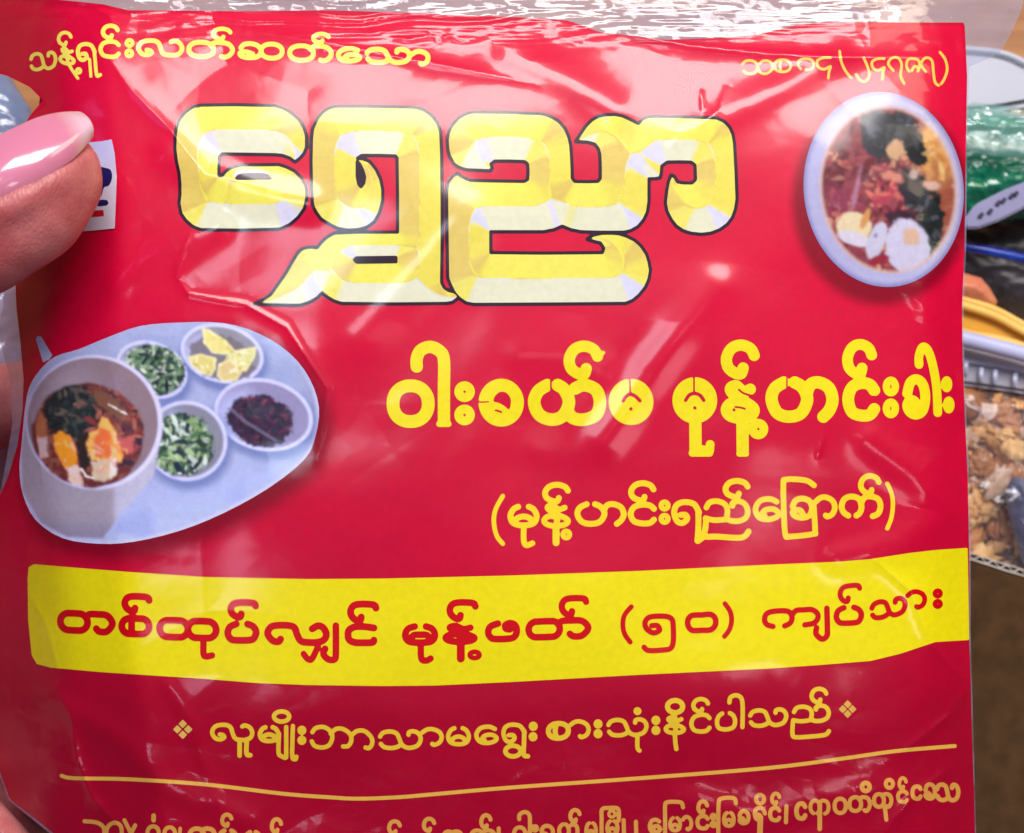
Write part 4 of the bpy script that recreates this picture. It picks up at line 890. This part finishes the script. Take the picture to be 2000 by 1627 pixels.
def blob_sheet(name, outline, z, height_fn, material, parent=None, st=6, thick=0.004, mats=None):
    """a crumpled cushion with its own outline: top relief, closed by a flat underside"""
    xs = [p[0] for p in outline]; ys = [p[1] for p in outline]
    X, Y = grid(min(xs) - st, min(ys) - st, max(xs) + st, max(ys) + st, st)
    F = poly_sdf(X, Y, outline); q, t = march(F, X, Y)
    d = -poly_sdf(q[:, 0], q[:, 1], outline)
    dome = np.sqrt(np.clip(d / 70., 0, 1))
    h = height_fn(q[:, 0], q[:, 1]) * np.clip(d / 18., 0, 1)
    zz = z + thick * dome + h * S
    k = (D - z) / D * S
    V = np.stack([(q[:, 0] - 1000) * k, (813.5 - q[:, 1]) * k, zz], 1)
    Vb = V.copy(); Vb[:, 2] = z - thick * .6 * dome
    n = len(V); T = t[:, ::-1]
    # wind so that the top faces the camera
    a, b_, c = V[T[0, 0]], V[T[0, 1]], V[T[0, 2]]
    if np.cross(b_ - a, c - a)[2] < 0: T = T[:, ::-1]
    faces = T.tolist() + (T[:, ::-1] + n).tolist()
    me = bpy.data.meshes.new(name); me.from_pydata(np.vstack([V, Vb]).tolist(), [], faces)
    bm = bmesh.new(); bm.from_mesh(me); bmesh.ops.remove_doubles(bm, verts=bm.verts, dist=2e-6); bm.to_mesh(me); bm.free()
    for p in me.polygons: p.use_smooth = True
    me.materials.append(material)
    o = bpy.data.objects.new(name, me); col.objects.link(o)
    if parent: o.parent = parent
    return o
def crumple(a, sx, sy, seed):
    return lambda x, y: a * (1 - np.abs(fbm(x / sx, y / sy, seed, 4)) * 2.4)
def box(name, pts, z0, z1, material, parent=None, bevel=0.0):
    """prism: photo-plane outline at height z1 (top), straight down to z0"""
    k = (D - z1) / D * S
    top = [((x - 1000) * k, (813.5 - y) * k, z1) for x, y in pts]; bot = [(x, y, z0) for x, y, _ in top]
    n = len(pts); faces = [tuple(range(n))[::-1], tuple(range(n, 2 * n))]
    faces += [(i, (i + 1) % n, n + (i + 1) % n, n + i) for i in range(n)]
    me = bpy.data.meshes.new(name); me.from_pydata(top + bot, [], faces)
    bm = bmesh.new(); bm.from_mesh(me); bmesh.ops.recalc_face_normals(bm, faces=bm.faces)
    if bevel: bmesh.ops.bevel(bm, geom=bm.edges[:], offset=bevel, segments=2, affect='EDGES')
    bm.to_mesh(me); bm.free(); me.materials.append(material)
    o = bpy.data.objects.new(name, me); col.objects.link(o)
    if parent: o.parent = parent
    return o
def tube(name, pts, r, material, parent=None, seg=12):
    cu = bpy.data.curves.new(name, 'CURVE'); cu.dimensions = '3D'; cu.bevel_depth = r; cu.bevel_resolution = 3; cu.use_fill_caps = True
    sp = cu.splines.new('POLY'); pp = spline([tuple(p) for p in pts], 6); sp.points.add(len(pp) - 1)
    for s_, p in zip(sp.points, pp): s_.co = (*p, 1)
    o = bpy.data.objects.new(name, cu); dg = bpy.context.evaluated_depsgraph_get(); col.objects.link(o); bpy.context.view_layer.update()
    me = bpy.data.meshes.new_from_object(o.evaluated_get(bpy.context.evaluated_depsgraph_get())); bpy.data.objects.remove(o)
    for p in me.polygons: p.use_smooth = True
    me.materials.clear(); me.materials.append(material); me.name = name
    o = bpy.data.objects.new(name, me); col.objects.link(o)
    if parent: o.parent = parent
    return o

# pale plastic lid, top right
M_lid = noise_mat("pale_lid", (186, 190, 206), (206, 210, 224), 12, 0.35, 0.05)
lid = box("plastic_lid", spline([(1780, 88), (1890, 92), (1960, 100), (2010, 122), (2120, 170), (2120, 196), (2040, 200), (1960, 214), (1880, 222), (1780, 220)], 2, True), -0.108, -0.100, M_lid, bevel=0.0015)
tag(lid, "pale grey plastic lid lying behind the packet's top right corner", "lid")
lid_rim = tube("rim", [at(1780, 92, -.0995), at(1900, 97, -.0995), at(1962, 106, -.0995), at(2012, 128, -.0995), at(2110, 172, -.0995)], .0008, M_lid, lid)

# green packet
M_green = noise_mat("green_foil", (4, 92, 66), (26, 132, 100), 40, 0.22, 0.3, 4, coat=.6)
M_clear = film_mat("clear_bag_film", 0.14, 2.2, 0.22, (0.35, 0.80, 0.72), bump=0.3, scale=110)
g = empty("green_packet", at(1960, 330, -.1))
tag(g, "shiny green foil packet with a white oval label, right of the red packet", "packet")
GREEN = [(1800, 236), (1860, 214), (1930, 214), (1990, 226), (2060, 250), (2140, 300), (2160, 380), (2060, 420), (1980, 430), (1900, 446), (1820, 440), (1780, 340)]
gm = blob_sheet("foil_bag", GREEN, -.098, crumple(11, 50, 26, 5), M_green, None, 4, .010)
gm.parent = g; gm.matrix_parent_inverse = g.matrix_world.inverted(); 
def child(o, p):
    bpy.context.view_layer.update(); o.parent = p; o.matrix_parent_inverse = p.matrix_world.inverted(); return o
child(gm, g)
M_lab = noise_mat("label_paper", (128, 128, 170), (150, 150, 190), 40, 0.4)
lab = box("oval_label", [(1884, 428), (1905, 400), (1935, 384), (1972, 366), (2010, 352), (2040, 360), (2030, 388), (1990, 412), (1950, 432), (1910, 446), (1886, 446)], -.0885, -.0872, M_lab, bevel=.0004)
child(lab, g)
M_ink = noise_mat("dark_ink", (22, 22, 60), (34, 34, 76), 40, 0.5)
for i, (x, y) in enumerate(((1916, 420), (1934, 412), (1950, 396), (1960, 391), (1976, 382), (1984, 378))):
    child(box("ink_mark", [(x - 6, y + 2), (x + 1, y - 6), (x + 7, y - 2), (x + 1, y + 6)], -.0868, -.0866, M_ink, lab), lab)
fb = blob_sheet("clear_bag", [(1850, 225), (1900, 200), (1960, 206), (2010, 214), (2100, 240), (2110, 300), (2020, 310), (1960, 308), (1900, 300), (1850, 280)], -.084, crumple(9, 46, 22, 15), M_clear, None, 4, .003)
tag(fb, "crumpled clear plastic wrap catching light over the green packet", "plastic wrap")

# dark bag behind
M_dark = noise_mat("dark_plastic", (44, 46, 56), (84, 84, 92), 18, 0.4, 0.2, 4)
dk = blob_sheet("dark_bag", [(1760, 410), (1900, 436), (2000, 400), (2140, 380), (2160, 620), (2100, 700), (1990, 640), (1900, 600), (1780, 560)], -.112, crumple(9, 60, 34, 25), M_dark, None, 5, .006)
tag(dk, "dark grey plastic bag crumpled beneath the blue cord", "plastic bag")
M_blue = noise_mat("blue_cord", (4, 20, 120), (20, 70, 190), 300, 0.3, 0.3)
cord = tube("thin_blue_cord", [at(1780, 466, -.095), at(1870, 480, -.095), at(1940, 492, -.094), at(2010, 508, -.094), at(2120, 540, -.096)], .00115, M_blue)  # a thin cord lying over the dark bag
tag(cord, "bright blue cord crossing the dark bag", "cord")

# yellow tray
M_yel = noise_mat("yellow_plastic", (206, 142, 26), (232, 176, 66), 30, 0.35, 0.15)
M_yel2 = noise_mat("yellow_rim", (236, 186, 84), (250, 212, 120), 30, 0.3)
yt = empty("yellow_tray", at(1940, 610, -.1)); tag(yt, "yellow plastic tray of wrapped snacks above the clear tub", "tray")
child(box("tray_body", [(1780, 556), (1880, 584), (1950, 606), (2020, 640), (2100, 680), (2100, 700), (2000, 678), (1940, 668), (1880, 652), (1780, 640)], -.112, -.100, M_yel, bevel=.001), yt)
for (o1, zz, rr) in (((576, 584, 606, 640), -.0985, .0009), ((588, 596, 618, 652), -.0985, .0010), ((636, 652, 664, 684), -.0975, .0013)):
    child(tube("rim", [at(1790, o1[0] - 20, zz), at(1880, o1[1], zz), at(1945, o1[2], zz), at(2010, o1[3], zz), at(2100, o1[3] + 34, zz)], rr, M_yel2), yt)
M_snk = noise_mat("snack_wrap", (214, 160, 80), (222, 120, 110), 60, 0.4, 0.2)
sn = blob_sheet("snack_bag", [(1800, 540), (1880, 532), (1915, 542), (1932, 562), (1948, 590), (1940, 606), (1880, 590), (1800, 574)], -.100, crumple(6, 40, 30, 35), M_snk, None, 4, .006)
tag(sn, "small orange and pink snack bag on the yellow tray", "snack bag")

# clear tub with fried snacks
tub = empty("clear_tub", at(1950, 900, -.1)); tag(tub, "clear plastic tub of brown fried snacks behind the packet", "tub")
M_rim = noise_mat("tub_rim", (176, 184, 236), (206, 212, 248), 30, 0.25)
M_tub = noise_mat("tub_wall", (150, 150, 166), (180, 178, 192), 30, 0.2, 0.1)
child(tube("rim", [at(1780, 640, -.093), at(1880, 661, -.093), at(1940, 676, -.093), at(2000, 692, -.093), at(2110, 726, -.093)], .0018, M_rim), tub)
child(box("tub_wall", [(1780, 650), (1880, 672), (1960, 690), (2110, 736), (2110, 800), (2000, 768), (1880, 752), (1780, 740)], -.106, -.098, M_tub, bevel=.001), tub)
M_rib = noise_mat("tub_rib", (176, 186, 220), (200, 206, 232), 30, 0.12)
for x, y in ((1887, 716), (1917, 732), (1944, 736), (1983, 742), (2015, 752)):
    child(tube("rib", [at(x, y - 12, -.0972), at(x - 1, y, -.0965), at(x - 1, y + 12, -.0972)], .0006, M_rib), tub)
child(tube("lid_edge", [at(1790, 686, -.0975), at(1890, 704, -.0975), at(1950, 714, -.0975), at(2010, 726, -.0975)], .0007, M_rib), tub)
# the snacks: a heap of torn, curled flakes
random.seed(4); rng = random.Random(12)
M_fr = [noise_mat("fried_gold", (214, 144, 66), (250, 208, 140), 70, 0.4, 0.3, coat=.2), noise_mat("fried_brown", (130, 76, 36), (214, 146, 84), 70, 0.45, 0.3), noise_mat("fried_pale", (196, 158, 128), (232, 206, 182), 70, 0.4, 0.3)]
bmf = bmesh.new(); nface = []
for i in range(300):
    x = rng.uniform(1840, 2080); y = rng.uniform(762, 1180)
    z = -.108 + rng.uniform(0, .010); r = rng.uniform(16, 42) * S * 1.35
    nb = len(bmf.faces)
    mtx = Matrix.Translation(at(x, y, z)) @ Matrix.Rotation(rng.uniform(0, 6.28), 4, 'Z') @ Matrix.Rotation(rng.uniform(-.9, .9), 4, 'X') @ Matrix.Diagonal((r * rng.uniform(.7, 1.25), r * rng.uniform(.5, .9), r * rng.uniform(.3, .55), 1))
    res = bmesh.ops.create_icosphere(bmf, subdivisions=3, radius=1, matrix=mtx)
    c = mtx.translation
    for v in res['verts']:
        d_ = v.co - c; n_ = math.sin(v.co.x * 3600 + i) + math.sin(v.co.y * 4100 + 2 * i + 900 * v.co.x) + math.sin(v.co.z * 3800 + 3 * i)
        v.co = c + d_ * (1 + .22 * n_)
    mi = rng.choice((0, 0, 1, 1, 2))
    for f in {f for v in res['verts'] for f in v.link_faces}: f.material_index = mi; f.smooth = True
me = bpy.data.meshes.new("fried_snacks"); bmf.to_mesh(me); bmf.free()
for m_ in M_fr: me.materials.append(m_)
fs = bpy.data.objects.new("fried_snacks", me); col.objects.link(fs); tag(fs, "heap of golden brown fried snack flakes in the clear tub", "snacks", kind="stuff")
M_crk = film_mat("tub_film", 0.12, 0.8, 0.03, (0.7, 0.72, 0.85), bump=0.08, scale=50)
cw = blob_sheet("clear_bag", [(1860, 760), (1980, 770), (2100, 790), (2100, 1160), (2000, 1150), (1880, 1120)], -.0935, crumple(16, 110, 150, 45), M_crk, None, 6, .003)
tag(cw, "loose clear plastic wrap over the fried snacks", "plastic wrap")
M_gry = noise_mat("grey_blue_bag", (66, 70, 96), (120, 126, 160), 60, 0.2, 0.8, coat=.5)
gb = blob_sheet("grey_bag", [(1962, 960), (1978, 930), (2040, 940), (2120, 980), (2120, 1160), (2010, 1130), (1990, 1080), (1972, 1020)], -.092, crumple(10, 26, 30, 55), M_gry, None, 4, .004)
tag(gb, "shiny grey blue plastic bag wedged beside the fried snacks", "plastic bag")

# cardboard box flap with its corrugated edge
cb = empty("cardboard_box", at(1950, 1360, -.08)); tag(cb, "dark brown corrugated cardboard box with a torn pale edge", "cardboard box")
M_card = noise_mat("dark_card", (70, 50, 30), (86, 62, 39), 240, 0.9, 0.1, 6, spec=0.15)
M_paper = noise_mat("torn_paper_edge", (176, 164, 156), (206, 196, 190), 200, 0.8, 0.2)
M_gap = noise_mat("flute_gap", (12, 10, 10), (24, 20, 18), 100, 0.9)
EDGE = [(1800, 1072), (1850, 1082), (1897, 1092), (1930, 1102), (1960, 1112), (2000, 1124), (2060, 1146), (2140, 1172)]
EE = spline(EDGE, 6)
child(box("panel", EE + [(2140, 1760), (1800, 1760)], -.112, -.0800, M_card), cb)
def off(pts, d): return [(x, y + d) for x, y in pts]
child(box("flute_gap", off(EE, -9) + off(EE, 2)[::-1], -.112, -.0803, M_gap), cb)
child(box("liner", off(EE, -12) + off(EE, -9.5)[::-1], -.111, -.0796, M_paper), cb)
child(box("liner", off(EE, -1) + off(EE, 2.5)[::-1], -.111, -.0796, M_paper), cb)
wv = []
for k in range(150):
    x = 1800 + 340 * k / 149; y = float(np.interp(x, [p[0] for p in EE], [p[1] for p in EE]))
    wv.append((x, y - 5.5 + 4.2 * math.sin(x / 26 * 2 * math.pi + .6)))
child(box("flute", off(wv, -1.3) + off(wv, 1.3)[::-1], -.111, -.0795, M_paper), cb)

# things behind the left edge
M_lb = noise_mat("blue_grey_bag", (84, 104, 146), (132, 148, 180), 60, 0.2, 0.6, coat=.4)
lb = blob_sheet("blue_bag", [(-160, 60), (-40, 110), (20, 150), (60, 210), (80, 300), (60, 420), (-160, 420)], -.060, crumple(10, 60, 40, 65), M_lb, None, 5, .006)
tag(lb, "blue grey plastic bag behind the packet's torn left edge, above the thumb", "plastic bag")
M_ll = noise_mat("lavender_bag", (140, 136, 172), (186, 180, 206), 40, 0.22, 0.5, coat=.4)
ll = blob_sheet("pale_bag", [(-180, 540), (40, 560), (70, 700), (60, 860), (50, 1000), (20, 1120), (-180, 1140)], -.055, crumple(12, 70, 60, 75), M_ll, None, 5, .008)
tag(ll, "pale lavender plastic bag showing below the thumb at the left edge", "plastic bag")
